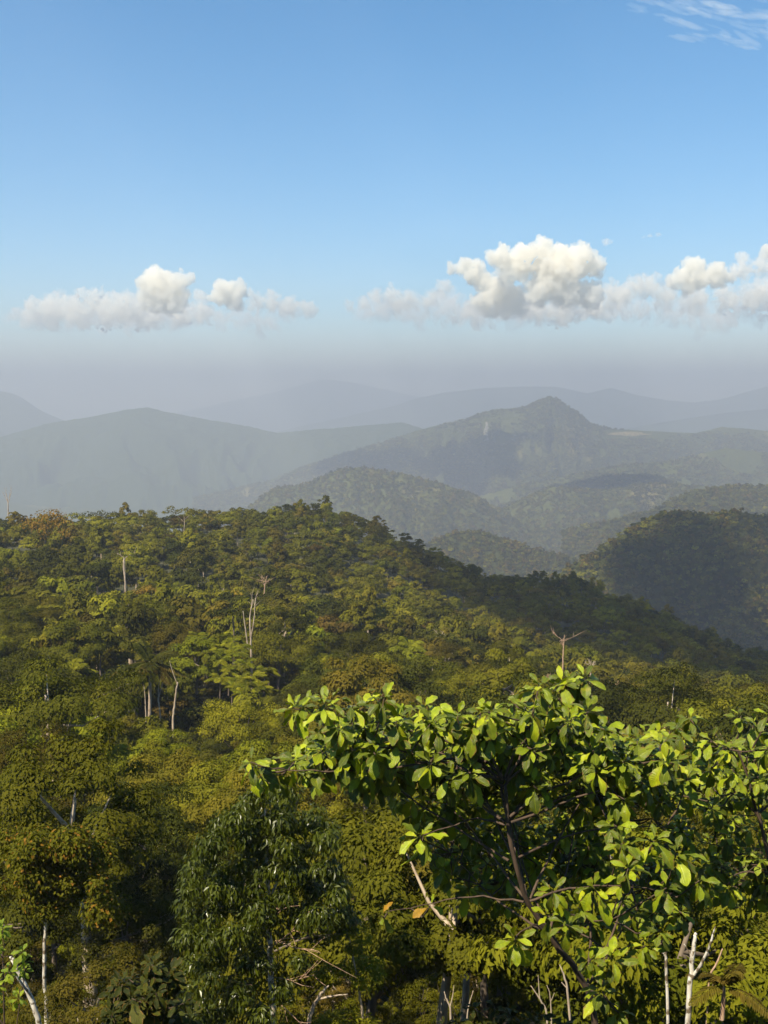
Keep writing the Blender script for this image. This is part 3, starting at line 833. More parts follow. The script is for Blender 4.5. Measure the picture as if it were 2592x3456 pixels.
def broadleaf_tree(name, label, cat, limbs, tips, mat, leaf_len, seed, singles=300, twigmat='twig', base_r=0.06, group=None, nleaf=(7, 12), yellow=()):
    """limbs: list of [(point, radius), ...]; tips: (point, scale). Leaves that show largest are parts of their own."""
    rs = np.random.default_rng(seed)
    base = np.asarray(limbs[0][0][0], float)
    root = link(name, None, None, base)
    tag(root, label, cat, group)
    samples = []
    g = Geo()
    limbs = list(limbs)
    TP = np.array([t_[0] for t_ in tips]); fork = np.asarray(limbs[0][-1][0]); rf = limbs[0][-1][1]
    if len(TP) > 60:
        cen = TP[rs.choice(len(TP), 26, replace=False)]
        for _ in range(4):
            w_ = np.argmin(np.linalg.norm(TP[:, None] - cen[None], axis=-1), 1)
            cen = np.array([TP[w_ == k].mean(0) if (w_ == k).any() else cen[k] for k in range(len(cen))])
        for c_ in cen:
            trp = np.array([q[0] for q in limbs[0]])[2:]
            st = trp[np.argmin(np.linalg.norm(trp - c_, axis=1) + 1.2 * np.maximum(trp[:, 2] - c_[2] + 0.3, 0))]
            m1 = st + (c_ - st) * 0.45 + np.array([0, 0, 0.12]) + rs.normal(size=3) * 0.1
            limbs.append([(st, rf * 0.8), (m1, rf * 0.55), (c_, rf * 0.22)])
    for lb in limbs:
        p = np.array([q[0] for q in lb], float) - base; r_ = np.array([q[1] for q in lb], float)
        t = np.linspace(0, 1, 3 * len(p)); ti = np.linspace(0, 1, len(p))
        pp = np.stack([np.interp(t, ti, p[:, k]) for k in range(3)], -1)
        pp = blur(pp, 0, 1) + rs.normal(size=pp.shape) * 0.008; rr = np.interp(t, ti, r_)
        g.tube(pp, rr, 7)
        samples += [(a, b) for a, b in zip(pp, rr)]
    link('trunk', g.mesh('trunk', [M[twigmat]], True), root)
    SP = np.array([a for a, b in samples])
    tw = Geo(); frames = []
    for ti, (pt, sc_) in enumerate(tips):
        pt = np.asarray(pt, float) - base
        dv = SP - pt
        cost = np.linalg.norm(dv, axis=1) + 0.5 * np.maximum(dv[:, 2], 0)
        k = int(np.argmin(cost)); b = SP[k]
        ln = np.linalg.norm(pt - b)
        mid = (b + pt) / 2 + np.array([0, 0, -0.10 * ln]) + rs.normal(size=3) * 0.04 * ln
        if ln > 0.05:
            tw.tube([b, (b + mid) / 2 + rs.normal(size=3) * 0.02 * ln, mid, pt], [min(samples[k][1] * 0.7, 0.018), .012, .009, .006], 5)
        ax = norm((pt - mid) * 0.6 / max(ln, 0.2) + np.array([0, 0, 0.85]) + np.array([-0.1, -0.42, 0]) + rs.normal(size=3) * 0.22)
        n = 3 if ti in yellow else int(rs.integers(*nleaf))
        for fr in rosette(pt, ax, n, leaf_len * sc_ * (0.8 if ti in yellow else 1), rs):
            frames.append((fr[0], fr[1], ti in yellow))
        # a few single leaves back along the twig
        for q in range(0 if ti in yellow else int(rs.integers(1, 4))):
            s_ = rs.uniform(0.45, 0.95); c = mid + (pt - mid) * s_
            fr = rosette(c, ax + rs.normal(size=3) * 0.6, 1, leaf_len * sc_ * 1.2, rs, (0, 0))[0]
            frames.append((fr[0], fr[1], ti in yellow))
    if tw.n:
        link('twigs', tw.mesh('twigs', [M[twigmat]], True), root)['kind'] = 'stuff'
    C = np.array([f[0][:3, 3] + f[0][:3, 0] * 0.6 for f in frames]) + base
    nv = np.array([norm(f[0][:3, 2]) for f in frames])
    px, py = to_px(C)
    facing = np.abs((nv * norm(-C)).sum(-1)); lit = np.clip((nv * sd).sum(-1), 0, 1)
    score = np.where((px > -20) & (px < 2612) & (py < 3476), (0.4 + facing) * (0.5 + lit) * (14.0 / np.linalg.norm(C, axis=1)) ** 4, 0)
    order = np.argsort(-score)
    meshes = [leaf_mesh(k, M[mat], name + '_leaf') for k in range(len(LEAFS))]
    ymesh = [leaf_mesh(k, M['yellowleaf'], name + '_yellowed_leaf') for k in range(len(LEAFS))] if yellow else None
    for i in order[:singles]:
        m, k, ye = frames[i]
        o = link('leaf', (ymesh if ye else meshes)[k], root)
        o.matrix_local = Matrix(m.tolist())
    rest = order[singles:]
    if len(rest):
        Vs, Qs, al, ac, rn, off = [], [], [], [], [], 0
        for i in rest:
            m, k, ye = frames[i]
            V, Q, a, b = LEAFS[k]
            Vs.append(V @ m[:3, :3].T + m[:3, 3]); Qs.append(Q + off); al.append(a); ac.append(b); rn.append(np.full(len(Q), rs.uniform())); off += len(V)
        me = mesh_np('leaves', np.vstack(Vs), [np.vstack(Qs)], [M[mat]], True, {'along': ('POINT', np.concatenate(al)), 'across': ('POINT', np.concatenate(ac)), 'rnd': ('FACE', np.concatenate(rn))})
        link('leaves', me, root)['kind'] = 'stuff'
    return root

def pp(lst, D):
    return [(P(a[0], a[1], D + (a[3] if len(a) > 3 else 0)), a[2] * 0.5) for a in lst]
DB = 11.5
base_pt = P(2040, 3560, DB + 0.4)
base_pt[2] = ground(base_pt[0], base_pt[1]) - 0.1
limbs = [
    [(base_pt, .045)] + pp([(2020, 3460, .08, .4), (1985, 3335, .075, .35), (1850, 3150, .065, .2), (1779, 3045, .058, .1), (1740, 2920, .052), (1712, 2780, .046), (1703, 2640, .04)], DB),
    pp([(1703, 2640, .038), (1640, 2560, .03, .2), (1500, 2560, .024, .1), (1300, 2600, .02), (1120, 2600, .016), (960, 2600, .012)], DB),
    pp([(1703, 2640, .034), (1560, 2520, .026, .3), (1400, 2470, .02, .4), (1200, 2420, .014, .3), (1060, 2400, .01, .2)], DB),
    pp([(1703, 2640, .034), (1740, 2500, .026), (1830, 2420, .02, .1), (1920, 2330, .014, .1), (1960, 2285, .01)], DB),
    pp([(1712, 2760, .034), (1850, 2660, .028, .1), (2000, 2600, .022), (2150, 2580, .016), (2250, 2560, .012)], DB),
    pp([(1740, 2900, .03), (1900, 2820, .024, .5), (2080, 2790, .018, .4), (2260, 2790, .014, .3)], DB),
    pp([(1712, 2790, .03), (1620, 2760, .022, .2), (1520, 2790, .016, .1), (1425, 2820, .01)], DB),
    pp([(1779, 3045, .032), (1900, 3000, .024, -.1), (2050, 2990, .018, -.2), (2200, 3000, .014, -.1), (2280, 3020, .01)], DB),
    pp([(1850, 3150, .03), (1800, 3120, .02, -.2), (1740, 3160, .012, -.4)], DB),
    pp([(1850, 3150, .03), (1950, 3140, .02, -.2), (2060, 3220, .014, -.4), (2220, 3150, .01, -.2)], DB),
    pp([(1985, 3335, .03), (2040, 3370, .02, -.4), (2090, 3400, .012, -.6)], DB),
    pp([(1779, 3045, .026), (1600, 3020, .018, .3), (1450, 3050, .012, .2), (1300, 3080, .008)], DB),
    pp([(1700, 2660, .03), (1760, 2560, .024, .8), (1900, 2500, .018, 1.3), (2100, 2520, .014, 1.5)], DB),
    pp([(1700, 2660, .03), (1600, 2560, .024, .9), (1450, 2540, .018, 1.3)], DB),
]
front = [(1023, 2369), (1110, 2350), (1192, 2369), (1294, 2330), (1339, 2420), (1427, 2376), (1147, 2443), (1089, 2523), (993, 2560), (912, 2590), (846, 2560), (1230, 2440), (1544, 2406), (1600, 2440),
         (1647, 2391), (1647, 2465), (1735, 2362), (1868, 2369), (1926, 2290), (1975, 2280), (1985, 2391), (1456, 2567), (1522, 2612), (1588, 2597), (1794, 2516), (1868, 2442), (1801, 2640), (1985, 2567), (1419, 2810),
         (2106, 2555), (2207, 2535), (1880, 2300), (2040, 2450), (1700, 2440), (1380, 2480), (1290, 2510), (1190, 2520), (1720, 2560), (1900, 2540), (2060, 2520),
         (2106, 2685), (2081, 2777), (2098, 2835), (2207, 2827), (2282, 2869), (2180, 2640), (1863, 2995), (2005, 2985), (2098, 3029), (2249, 2985), (1913, 3110), (1737, 3160), (2232, 3130), (2064, 3225), (1990, 3230), (2089, 3405),
         (1452, 3045), (1290, 3080), (1920, 2420), (1800, 2400), (1560, 2500), (1480, 2450), (2150, 2490), (2230, 2500),
         (2150, 3060), (1950, 3050), (2180, 3180), (2300, 3070), (1850, 3080), (2030, 3330), (2360, 2960), (2120, 2920)]
jit = np.random.default_rng(78)
front += [(int(a + jit.normal() * 45), int(b + abs(jit.normal()) * 25)) for a, b in front[:40] if b < 2660]
rs = np.random.default_rng(77)
tips = [(P(a, b + 12, DB + (rs.uniform(-0.4, 0.3) if b < 2680 else rs.uniform(-1.0, -0.35))), rs.uniform(0.85, 1.12)) for a, b in front]
yel = {front.index((1452, 3045)), front.index((1290, 3080))}
poly = np.array([(960, 2560), (1180, 2430), (1450, 2420), (1700, 2400), (1900, 2360), (2050, 2480), (2330, 2560), (2340, 3000), (2150, 3120), (1950, 3120), (1720, 3060), (1520, 2980), (1400, 2860), (1380, 2720), (1230, 2640)], float)
def inside(x, y):
    c = False; n = len(poly)
    for i in range(n):
        (xa, ya), (xb, yb) = poly[i], poly[i - 1]
        if (ya > y) != (yb > y) and x < (xb - xa) * (y - ya) / (yb - ya) + xa: c = not c
    return c
while len(tips) < len(front) + 330:
    x, y = rs.uniform(950, 2350), rs.uniform(2350, 3130)
    if inside(x, y):
        top = y < 2640
        tips.append((P(x, y, DB + (rs.uniform(0.1, 3.2) if top else rs.uniform(1.2, 3.4))), rs.uniform(0.8, 1.2)))
for k in range(200):      # the flat top of the crown reaches back from the edge that shows
    x = rs.uniform(1050, 2300); y = rs.uniform(2460, 2640) - 60 * math.exp(-((x - 1900) / 130) ** 2)
    tips.append((P(x, y, DB + rs.uniform(0.4, 3.2)), rs.uniform(0.9, 1.1)))
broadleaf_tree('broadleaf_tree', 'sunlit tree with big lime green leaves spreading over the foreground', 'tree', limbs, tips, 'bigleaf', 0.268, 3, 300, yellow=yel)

# its neighbour at the frame edge
b2 = P(2640, 3500, 13.2); b2[2] = ground(b2[0], b2[1]) - 0.1
limbs2 = [[(b2, .07)] + pp([(2630, 3200, .06), (2600, 2950, .05), (2560, 2750, .04), (2520, 2600, .03), (2480, 2520, .02)], 13.2),
          pp([(2560, 2750, .03), (2480, 2680, .02), (2420, 2560, .012)], 13.2), pp([(2600, 2950, .03), (2500, 2940, .02), (2440, 3000, .012)], 13.2),
          pp([(2560, 2750, .03), (2680, 2620, .02), (2780, 2560, .012)], 13.2), pp([(2600, 2900, .03), (2700, 2850, .02), (2800, 2800, .012)], 13.2),
          pp([(2600, 2950, .025), (2450, 2860, .016, .4), (2330, 2830, .01, .5)], 13.2)]
front2 = [(2458, 2540), (2542, 2460), (2559, 2634), (2282, 2693), (2400, 2510), (2500, 2430), (2600, 2420), (2567, 2910), (2467, 3010), (2400, 2600), (2350, 2540), (2480, 2620), (2590, 2540), (2330, 2440), (2290, 2470), (2640, 2480), (2700, 2560), (2660, 2700), (2530, 2700), (2620, 2800), (2400, 2740)]
tips2 = [(P(a, b - 12, 13.2 + rs.uniform(-0.7, 0.2)), rs.uniform(0.85, 1.1)) for a, b in front2]
for k in range(120):
    x, y = rs.uniform(2370, 2900), rs.uniform(2500, 3040)
    tips2.append((P(x, y, 13.2 + rs.uniform(0.2, 2.4)), rs.uniform(0.8, 1.1)))
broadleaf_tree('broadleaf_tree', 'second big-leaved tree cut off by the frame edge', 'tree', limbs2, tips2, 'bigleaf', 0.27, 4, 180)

# shrubs at the bottom with shade put into their leaf colour, bright sapling at the edge
def shrub(name, label, px, py, D, rpx, hpx, ntip, mat, ll, seed, singles):
    b = P(px, py, D); b[2] = ground(b[0], b[1]) - 0.05
    rs = np.random.default_rng(seed)
    tips, limbs = [], []
    for k in range(ntip):
        a = rs.uniform(0, 6.28); q = rs.uniform(0, 1) ** 0.6
        x, y = px + math.cos(a) * rpx * q, py - hpx * rs.uniform(0.1, 1) * (1 - 0.5 * q * q)
        tips.append((P(x, y, D + math.sin(a) * rpx * q * D / F), rs.uniform(0.8, 1.2)))
    top = P(px, py - hpx * 0.7, D)
    limbs.append([(b, .03), ((b + top) / 2, .022), (top, .01)])
    for k in range(4):
        e = tips[k][0]; m_ = b + (top - b) * rs.uniform(0.3, 0.7)
        limbs.append([(m_, .016), ((m_ + e) / 2, .012), (e, .006)])
    return broadleaf_tree(name, label, 'shrub', limbs, tips, mat, ll, seed, singles)
shrub('shrub', 'dark broad-leaved shrub in shade at the bottom edge', 500, 3470, 15.5, 190, 220, 34, 'shadeleaf', 0.30, 21, 200)
shrub('shrub', 'bright leafy sapling at the lower frame edge', 10, 3440, 19, 110, 330, 22, 'limeleaf', 0.20, 22, 120)
shrub('shrub', 'low dark shrub under the big-leaved tree', 1700, 3520, 14.5, 260, 130, 26, 'shadeleaf', 0.22, 23, 120)

def px_tree(name, label, cat, D, trunks, clumps, mat, bark, L, W, per, seed, hang=0.0, up=0.5, out=0.8, twigs=(), twigmat='redtwig', group=None, extra=None):
    """A tree from its photo layout: trunks [(px,py,radius m, depth)], clumps [(px, py, radius px, depth offset)]."""
    rs = np.random.default_rng(seed)
    b = P(trunks[0][0][0], trunks[0][0][1], D); base = b.copy(); base[2] = min(ground(b[0], b[1]), b[2]) - 0.1
    root = link(name, None, None, base); tag(root, label, cat, group)
    for i, tk in enumerate(trunks):
        g = Geo()
        thin = 0.62 if D > 100 else 0.8
        p = [P(q[0], q[1], D + (q[3] if len(q) > 3 else 0)) for q in tk]; r_ = [q[2] * thin for q in tk]
        if i == 0: p = [base] + p; r_ = [r_[0] * 1.15] + r_
        p = np.array(p) - base
        t = np.linspace(0, 1, 4 * len(p)); ti = np.linspace(0, 1, len(p))
        pq = blur(np.stack([np.interp(t, ti, p[:, k]) for k in range(3)], -1), 0, 1) + rs.normal(size=(len(t), 3)) * r_[0] * 0.12
        g.tube(pq, np.interp(t, ti, r_), 8)
        link('trunk' if i == 0 else 'branch', g.mesh('trunk', [M[bark]], True), root)
    if twigs:
        for tk in twigs:
            g = Geo()
            p = np.array([P(q[0], q[1], D + (q[3] if len(q) > 3 else 0)) for q in tk]) - base
            g.tube(p, np.linspace(tk[0][2], 0.006, len(p)), 5)
            for k in range(7):
                s_ = rs.uniform(0.3, 1); i0 = min(int(s_ * (len(p) - 1)), len(p) - 2); a = p[i0] + (p[i0 + 1] - p[i0]) * rs.uniform()
                d = norm(p[-1] - p[0]) + rs.normal(size=3) * 0.55; ln = np.linalg.norm(p[-1] - p[0]) * rs.uniform(0.2, 0.5)
                g.tube([a, a + d * ln * 0.5, a + d * ln + rs.normal(size=3) * 0.1 * ln], [tk[0][2] * .45, tk[0][2] * .3, .004], 4)
            link('bare_branch', g.mesh('bare_branch', [M[twigmat]], True), root)
    if clumps:
        g = Geo()
        for cl in clumps:
            c = P(cl[0], cl[1], D + (cl[3] if len(cl) > 3 else 0)) - base
            cr = cl[2] / F * D
            m = int(per * (cl[2] / 60.0) ** 2)
            d = norm(rs.normal(size=(m, 3)))
            C = c + d * cr * rs.uniform(0.45, 1.08, m)[:, None] * np.array([1, 1, 0.8 if up < 0.9 else 0.38])
            N = norm(d * out + np.array([0, 0, up]) + rs.normal(size=(m, 3)) * 0.4)
            Dr = norm(d * np.array([1, 1, 0.2]) * (1 - 0.5 * hang) + rs.normal(size=(m, 3)) * 0.5 + np.array([0, 0, -0.3 - 1.8 * hang]))
            val = np.clip(0.5 + 0.12 * rs.normal() + 0.2 * rs.normal(size=m), 0, 1)
            s_ = rs.uniform(0.7, 1.25, m)
            mi = np.zeros(m, int)
            if extra:
                pick = rs.uniform(size=m) < extra[1]
                g.leaves(C[pick], N[pick], Dr[pick], L * s_[pick], W * 1.2 * s_[pick], val[pick], 1)
                C, N, Dr, s_, val = C[~pick], N[~pick], Dr[~pick], s_[~pick], val[~pick]
            g.leaves(C, N, Dr, L * s_, W * s_, val, 0)
        link('crown', g.mesh('crown', [M[mat]] + ([M[extra[0]]] if extra else [])), root)
    return root

M['glossy'] = leaf_mat('glossy_dark_foliage', [(0.0, (0.062, 0.080, 0.006)), (1.0, (0.080, 0.098, 0.007))], 0.2, 0.30, 0.25, 0.45)
rs = np.random.default_rng(41)
ol = [(2700, 830, 980), (2770, 720, 1080), (2850, 660, 1110), (2930, 620, 1150), (3010, 610, 1170), (3090, 610, 1180), (3170, 620, 900), (3250, 640, 1020), (3330, 650, 980), (3410, 670, 960)]
cl = []
for (y, xa, xb) in ol:
    n = max(3, int((xb - xa) / 55))
    for x in np.linspace(xa + 30, xb - 30, n):
        if 3140 < y and abs(x - 915) < 30: continue
        cl.append((x + rs.normal() * 16, y + rs.normal() * 16, rs.uniform(38, 66), rs.uniform(-1.3, -0.1)))
        cl.append((x + rs.normal() * 26, y + rs.normal() * 26, rs.uniform(38, 66), rs.uniform(0.0, 1.3)))
px_tree('glossy_tree', 'tall dark tree with drooping glossy leaves and a white trunk', 'tree', 27,
        [[(930, 3600, .12), (922, 3440, .11), (915, 3330, .10), (912, 3230, .095), (908, 3100, .08), (903, 2980, .065), (898, 2850, .04), (895, 2720, .02)],
         [(912, 3160, .05), (880, 3060, .035, -.3), (876, 2960, .02, -.4)], [(905, 3050, .045), (950, 2940, .03, .3), (960, 2860, .015, .3)]],
        cl, 'glossy', 'white_bark', 0.15, 0.056, 300, 42, hang=0.55, up=0.35, out=0.9,
        twigs=[[(925, 3190, .022), (990, 3140, .014, -.5), (1080, 3160, .01, -.7)], [(930, 3175, .02), (1000, 3200, .014, -.6), (1060, 3205, .01, -.8)], [(940, 3300, .02), (990, 3310, .012, -.5), (1060, 3290, .008, -.7)], [(850, 3325, .016, -.3), (790, 3315, .01, -.6)], [(935, 3380, .02, -.2), (980, 3420, .014, -.5), (1030, 3470, .01, -.6)], [(905, 3060, .02, -.4), (950, 3070, .012, -.7), (975, 3060, .008, -.8)]])
cl = [(rs.uniform(20, 390), rs.uniform(2800, 3080), rs.uniform(45, 75), rs.uniform(-1.5, 1.5)) for _ in range(34)] + [(rs.uniform(-60, 230), rs.uniform(2860, 3120), rs.uniform(40, 70), rs.uniform(-1, 1)) for _ in range(14)]
px_tree('yellowing_tree', 'olive tree flecked with yellow leaves above white stems', 'tree', 38,
        [[(160, 3560, .10), (158, 3400, .09), (148, 3300, .085), (150, 3200, .08), (155, 3100, .06), (180, 2980, .04), (200, 2880, .02)], [(152, 3090, .04), (100, 3000, .03), (60, 2920, .02)], [(170, 3020, .04), (270, 2950, .03), (330, 2880, .02)]],
        cl, 'olive', 'white_bark', 0.14, 0.085, 420, 43, extra=('orange', 0.07))
px_tree('leaning_stem', 'bare white stem leaning away from the yellow-leaved tree', 'dead tree', 30, [[(135, 3460, .10), (110, 3380, .095), (70, 3300, .085), (45, 3240, .07), (35, 3230, .04)], [(110, 3370, .05), (60, 3300, .045, -.4), (38, 3275, .03, -.5)]], None, None, 'white_bark', 0, 0, 0, 44)
cl = [(1170, 3130, 62, 0), (1120, 3160, 40, .2), (1230, 3165, 40, -.2), (1190, 3195, 50, 0), (1105, 3280, 60, -.2), (1160, 3265, 45, 0), (1240, 3255, 60, .2), (1230, 3310, 62, -.3), (1275, 3290, 40, 0), (1110, 3310, 45, 0), (1180, 3440, 70, 0), (1240, 3455, 60, 0), (1120, 3440, 60, .3)]
px_tree('tiered_sapling', 'sapling with tiers of feathery bright green leaves and pale stem', 'tree', 28,
        [[(1225, 3520, .05), (1222, 3400, .045), (1208, 3330, .04), (1195, 3250, .03), (1180, 3170, .02), (1172, 3130, .01)], [(1205, 3330, .025), (1150, 3290, .018), (1110, 3280, .01)], [(1200, 3300, .025), (1235, 3270, .015), (1255, 3255, .01)]],
        cl, 'bright', 'pale', 0.13, 0.05, 320, 45, up=1.3, out=0.4)
# bare pale stems
def snag(label, D, stems, seed, bark='pale', name='dead_tree', tw=(), group=None):
    return px_tree(name, label, 'dead tree', D, stems, None, None, bark, 0, 0, 0, seed, twigs=tw, twigmat=bark, group=group)
snag('forked pale dead stem beside the tiered sapling', 27, [[(1040, 3440, .07), (1065, 3385, .06), (1085, 3350, .05), (1110, 3325, .02)], [(1075, 3372, .04), (1120, 3362, .03), (1175, 3355, .015)]], 51)
snag('white forked broken trunk under the big-leaved trees', 24, [[(2318, 3560, .085), (2322, 3440, .08), (2328, 3330, .075), (2336, 3240, .065), (2345, 3160, .05), (2348, 3150, .04)], [(2334, 3305, .05), (2370, 3250, .045, -.2), (2400, 3180, .035, -.4), (2414, 3125, .015, -.5)], [(2333, 3230, .02), (2318, 3200, .015), (2308, 3185, .01)]], 52, 'white_bark')
snag('thin white broken stem left of the forked broken trunk', 25, [[(2255, 3560, .05), (2252, 3300, .045), (2246, 3220, .04), (2243, 3160, .03)], [(2248, 3240, .02), (2232, 3200, .015), (2222, 3170, .01)]], 53, 'white_bark')
snag('leaning brown pole crossing behind the forked trunk', 26, [[(2390, 3300, .03), (2420, 3250, .03), (2440, 3200, .02)]], 54, 'redtwig')
snag('short forked white stub on the low slope', 27, [[(1525, 3500, .04), (1520, 3400, .035), (1505, 3370, .025), (1500, 3345, .012)], [(1520, 3395, .02), (1530, 3350, .015), (1532, 3325, .008)]], 55)
snag('thin straight white pole on the low slope', 27, [[(1570, 3500, .028), (1580, 3400, .022), (1598, 3342, .015)]], 56)
snag('crooked pale stub near the dark shrub', 25, [[(1850, 3500, .035), (1845, 3410, .03), (1815, 3360, .022), (1790, 3325, .012)], [(1822, 3372, .02), (1818, 3320, .014), (1816, 3290, .008)]], 57)
snag('pale broken stub below the big leaves', 25, [[(1925, 3460, .04), (1915, 3330, .035), (1900, 3280, .025), (1888, 3255, .012)], [(1913, 3335, .02), (1895, 3315, .012)]], 58)
snag('thin upright dry stem beside the crooked stub', 25, [[(1862, 3520, .025), (1860, 3400, .02), (1855, 3345, .014), (1845, 3325, .008)], [(1859, 3380, .012), (1872, 3350, .006)]], 59)
# up the slope
snag('tall bare three-stemmed white snag on the slope', 205, [[(848, 2230, .35), (846, 2150, .28), (842, 2080, .22), (856, 2020, .10)], [(846, 2160, .2), (858, 2090, .16), (862, 2015, .08)], [(838, 2200, .22), (828, 2120, .18), (820, 2060, .08)]], 60, 'pale', tw=[[(846, 2060, .1), (852, 2030, .08), (850, 2005, .05)], [(858, 2060, .1), (862, 2030, .08), (866, 2000, .05)], [(836, 2190, .08), (822, 2185, .05), (815, 2195, .03)]])
snag('slender pale trunk right of the palm', 160, [[(583, 2440, .30), (588, 2390, .26), (595, 2330, .22), (600, 2300, .14)], [(598, 2310, .12), (580, 2260, .09), (572, 2230, .05)]], 61)
r_ = snag('pale trunk snag on the upper slope with a torn top', 320, [[(424, 2020, .5), (423, 1960, .45), (417, 1910, .5), (420, 1880, .3)]], 62, 'pale', tw=[[(420, 1885, .12), (440, 1870, .1), (455, 1865, .05)], [(420, 1885, .12), (405, 1872, .1), (398, 1868, .05)]])
px_tree('tufted_snag', 'small yellow green tuft crowning the torn trunk snag', 'plant', 319, [[(421, 1890, .1), (424, 1880, .08)]], [(440, 1872, 26, 0), (410, 1868, 20, 0), (452, 1862, 16, 0)], 'bright', 'pale', 0.9, 0.45, 160, 63)
snag('tall white bare tree rising over the ridge at the frame edge', 500, [[(28, 1760, .55), (28, 1720, .45), (26, 1690, .3), (20, 1665, .15)], [(27, 1700, .25), (34, 1675, .2), (40, 1655, .1)], [(27, 1695, .2), (14, 1672, .15), (8, 1658, .08)]], 64, 'pale', tw=[[(24, 1680, .12), (20, 1660, .1), (15, 1650, .06)], [(30, 1680, .12), (34, 1660, .1), (38, 1648, .06)]])
for k, (x, y, D, h, sd_) in enumerate([(180, 2760, 75, 70, 1), (1150, 2300, 190, 60, 4), (1850, 2300, 215, 22, 5), (1990, 2270, 230, 40, 6), (2090, 2340, 220, 45, 7), (2400, 2350, 230, 35, 8), (1560, 2340, 200, 40, 9), (1140, 2670, 95, 55, 10), (890, 1990, 320, 45, 11), (1480, 2170, 300, 40, 12), (120, 2300, 170, 60, 13), (1900, 2200, 260, 60, 14)]):
    rs2 = np.random.default_rng(900 + sd_)
    lean = rs2.normal() * 12
    where = ['over the yellow-leaved tree', 'above the tip of the big-leaved tree', 'behind the top of the big-leaved tree', 'with curled twigs past the big-leaved treetop', 'among the brownish scrub', 'near the reddish scrub', 'between the crowns over the big-leaved tree', 'beside the glossy tree top', 'above the three-stemmed snag', 'on the middle of the ridge slope', 'in the shady wood at the frame edge', 'standing in the dark wood below the knoll'][k]
    snag('small bare twiggy tree ' + where, D, [[(x, y + 30, .0011 * D), (x + lean * .4, y - h * .4, .0008 * D), (x + lean, y - h, .0003 * D)]], 100 + k, 'pale' if k % 3 == 0 else 'redtwig', group='bare twiggy trees on the slope',
         tw=[[(x + lean * .3, y - h * .3, .0004 * D), (x + lean * .3 + rs2.normal() * h * .2, y - h * .6, .0003 * D), (x + rs2.normal() * h * .4, y - h * rs2.uniform(.7, 1.1), .0002 * D)] for _ in range(4)])
# trees with their own colour on the ridge
px_tree('orange_tree', 'tree with a rounded orange brown crown on the ridge', 'tree', 400, [[(150, 1880, .4), (155, 1810, .35), (160, 1770, .2)]],
        [(170, 1750, 45), (130, 1755, 40), (210, 1770, 38), (225, 1800, 30), (150, 1790, 40), (100, 1770, 30), (195, 1740, 30)], 'orange', 'bark', 0.9, 0.55, 420, 65)
px_tree('orange_tree', 'low orange tinged tree below the torn snag', 'tree', 285, [[(510, 2030, .3), (512, 1995, .2)]], [(500, 1985, 30), (530, 1990, 28), (470, 1995, 22), (545, 2000, 18)], 'orange', 'bark', 0.8, 0.4, 420, 66, up=1.2)
px_tree('orange_tree', 'small yellow orange treetop above the three-stemmed snag', 'tree', 290, [[(800, 2040, .25), (798, 2010, .2)]], [(795, 2000, 16), (815, 2008, 14)], 'orange', 'bark', 0.7, 0.4, 500, 67)
for k, (x, y, w) in enumerate([(330, 1738, 75), (250, 1742, 40), (620, 1722, 60)]):
    cl = [(x + dx * w, y + 6 * abs(dx) - 4 + rs.normal() * 3, w * .33) for dx in np.linspace(-1, 1, 8)] + [(x + rs.uniform(-.8, .8) * w, y + 6, w * .25) for _ in range(4)]
    px_tree('umbrella_tree', ['wide flat-topped umbrella tree on the ridge skyline', 'small flat-topped tree on the skyline by the orange tree', 'flat-topped tree on the skyline near the middle of the ridge'][k], 'tree', 500 - 10 * k,
            [[(x, y + 80, .3), (x + 3, y + 40, .25), (x, y + 12, .12)], [(x, y + 40, .15), (x - w * .4, y + 15, .1), (x - w * .7, y + 5, .05)], [(x, y + 35, .15), (x + w * .4, y + 12, .1), (x + w * .7, y + 4, .05)]], cl, 'olive', 'pale', 0.9, 0.5, 420, 70 + k, up=1.2)
px_tree('flat_topped_tree', 'dark flat-topped tree beside the three-stemmed snag', 'tree', 215, [[(790, 2160, .3), (788, 2110, .25), (785, 2070, .15)]], [(x, 2062 + abs(x - 785) * .12, 32) for x in (725, 750, 775, 800, 825, 845)], 'dark', 'bark', 0.6, 0.32, 420, 75, up=1.2)

# palm and tree ferns
def frond_plant(name, label, cat, px, py, D, stem_m, L, W, n, sag, mat, bark, seed, group=None, el=(10, 75), stem_r=0.18, dead=0):
    """px, py: where the crown centre shows."""
    rs = np.random.default_rng(seed)
    top = P(px, py, D); base = top.copy(); base[2] = top[2] - stem_m
    root = link(name, None, None, base); tag(root, label, cat, group)
    g = Geo(); t = np.linspace(0, 1, 6)
    g.tube(np.stack([0.05 * stem_m * np.sin(t * 2) * .5, 0 * t, stem_m * t], -1), stem_r * (1.15 - .35 * t), 8)
    link('trunk', g.mesh('trunk', [M[bark]], True), root)
    for k in range(n):
        a = 2.4 * k + rs.normal() * .2; e = R(el[0] + (el[1] - el[0]) * rs.uniform())
        g = Geo(); hang = k < dead
        if hang: e = R(2 + rs.normal() * 9)
        frond(g, np.array([0.025 * stem_m, 0, stem_m]), np.array([math.cos(a) * math.cos(e), math.sin(a) * math.cos(e), math.sin(e)]), L * rs.uniform(.8, 1.15), W, rs, sag * rs.uniform(.8, 1.3))
        link('frond', g.mesh('frond', [M['brown'] if hang else M[mat]]), root)
frond_plant('palm_tree', 'palm with browning drooping fronds and a white trunk', 'palm', 500, 2235, 165, 9.0, 5.4, 1.5, 17, 0.35, 'dark', 'pale', 81, el=(5, 65), stem_r=0.24, dead=8)
snag('thin forked white stem beside the palm trunk', 164, [[(540, 2400, .2), (533, 2360, .18), (545, 2320, .14), (556, 2290, .06)], [(534, 2350, .12), (536, 2310, .1), (540, 2285, .05)]], 82)
snag('thin white stem left of the palm trunk', 164, [[(492, 2400, .16), (489, 2340, .12), (484, 2300, .06)]], 83)
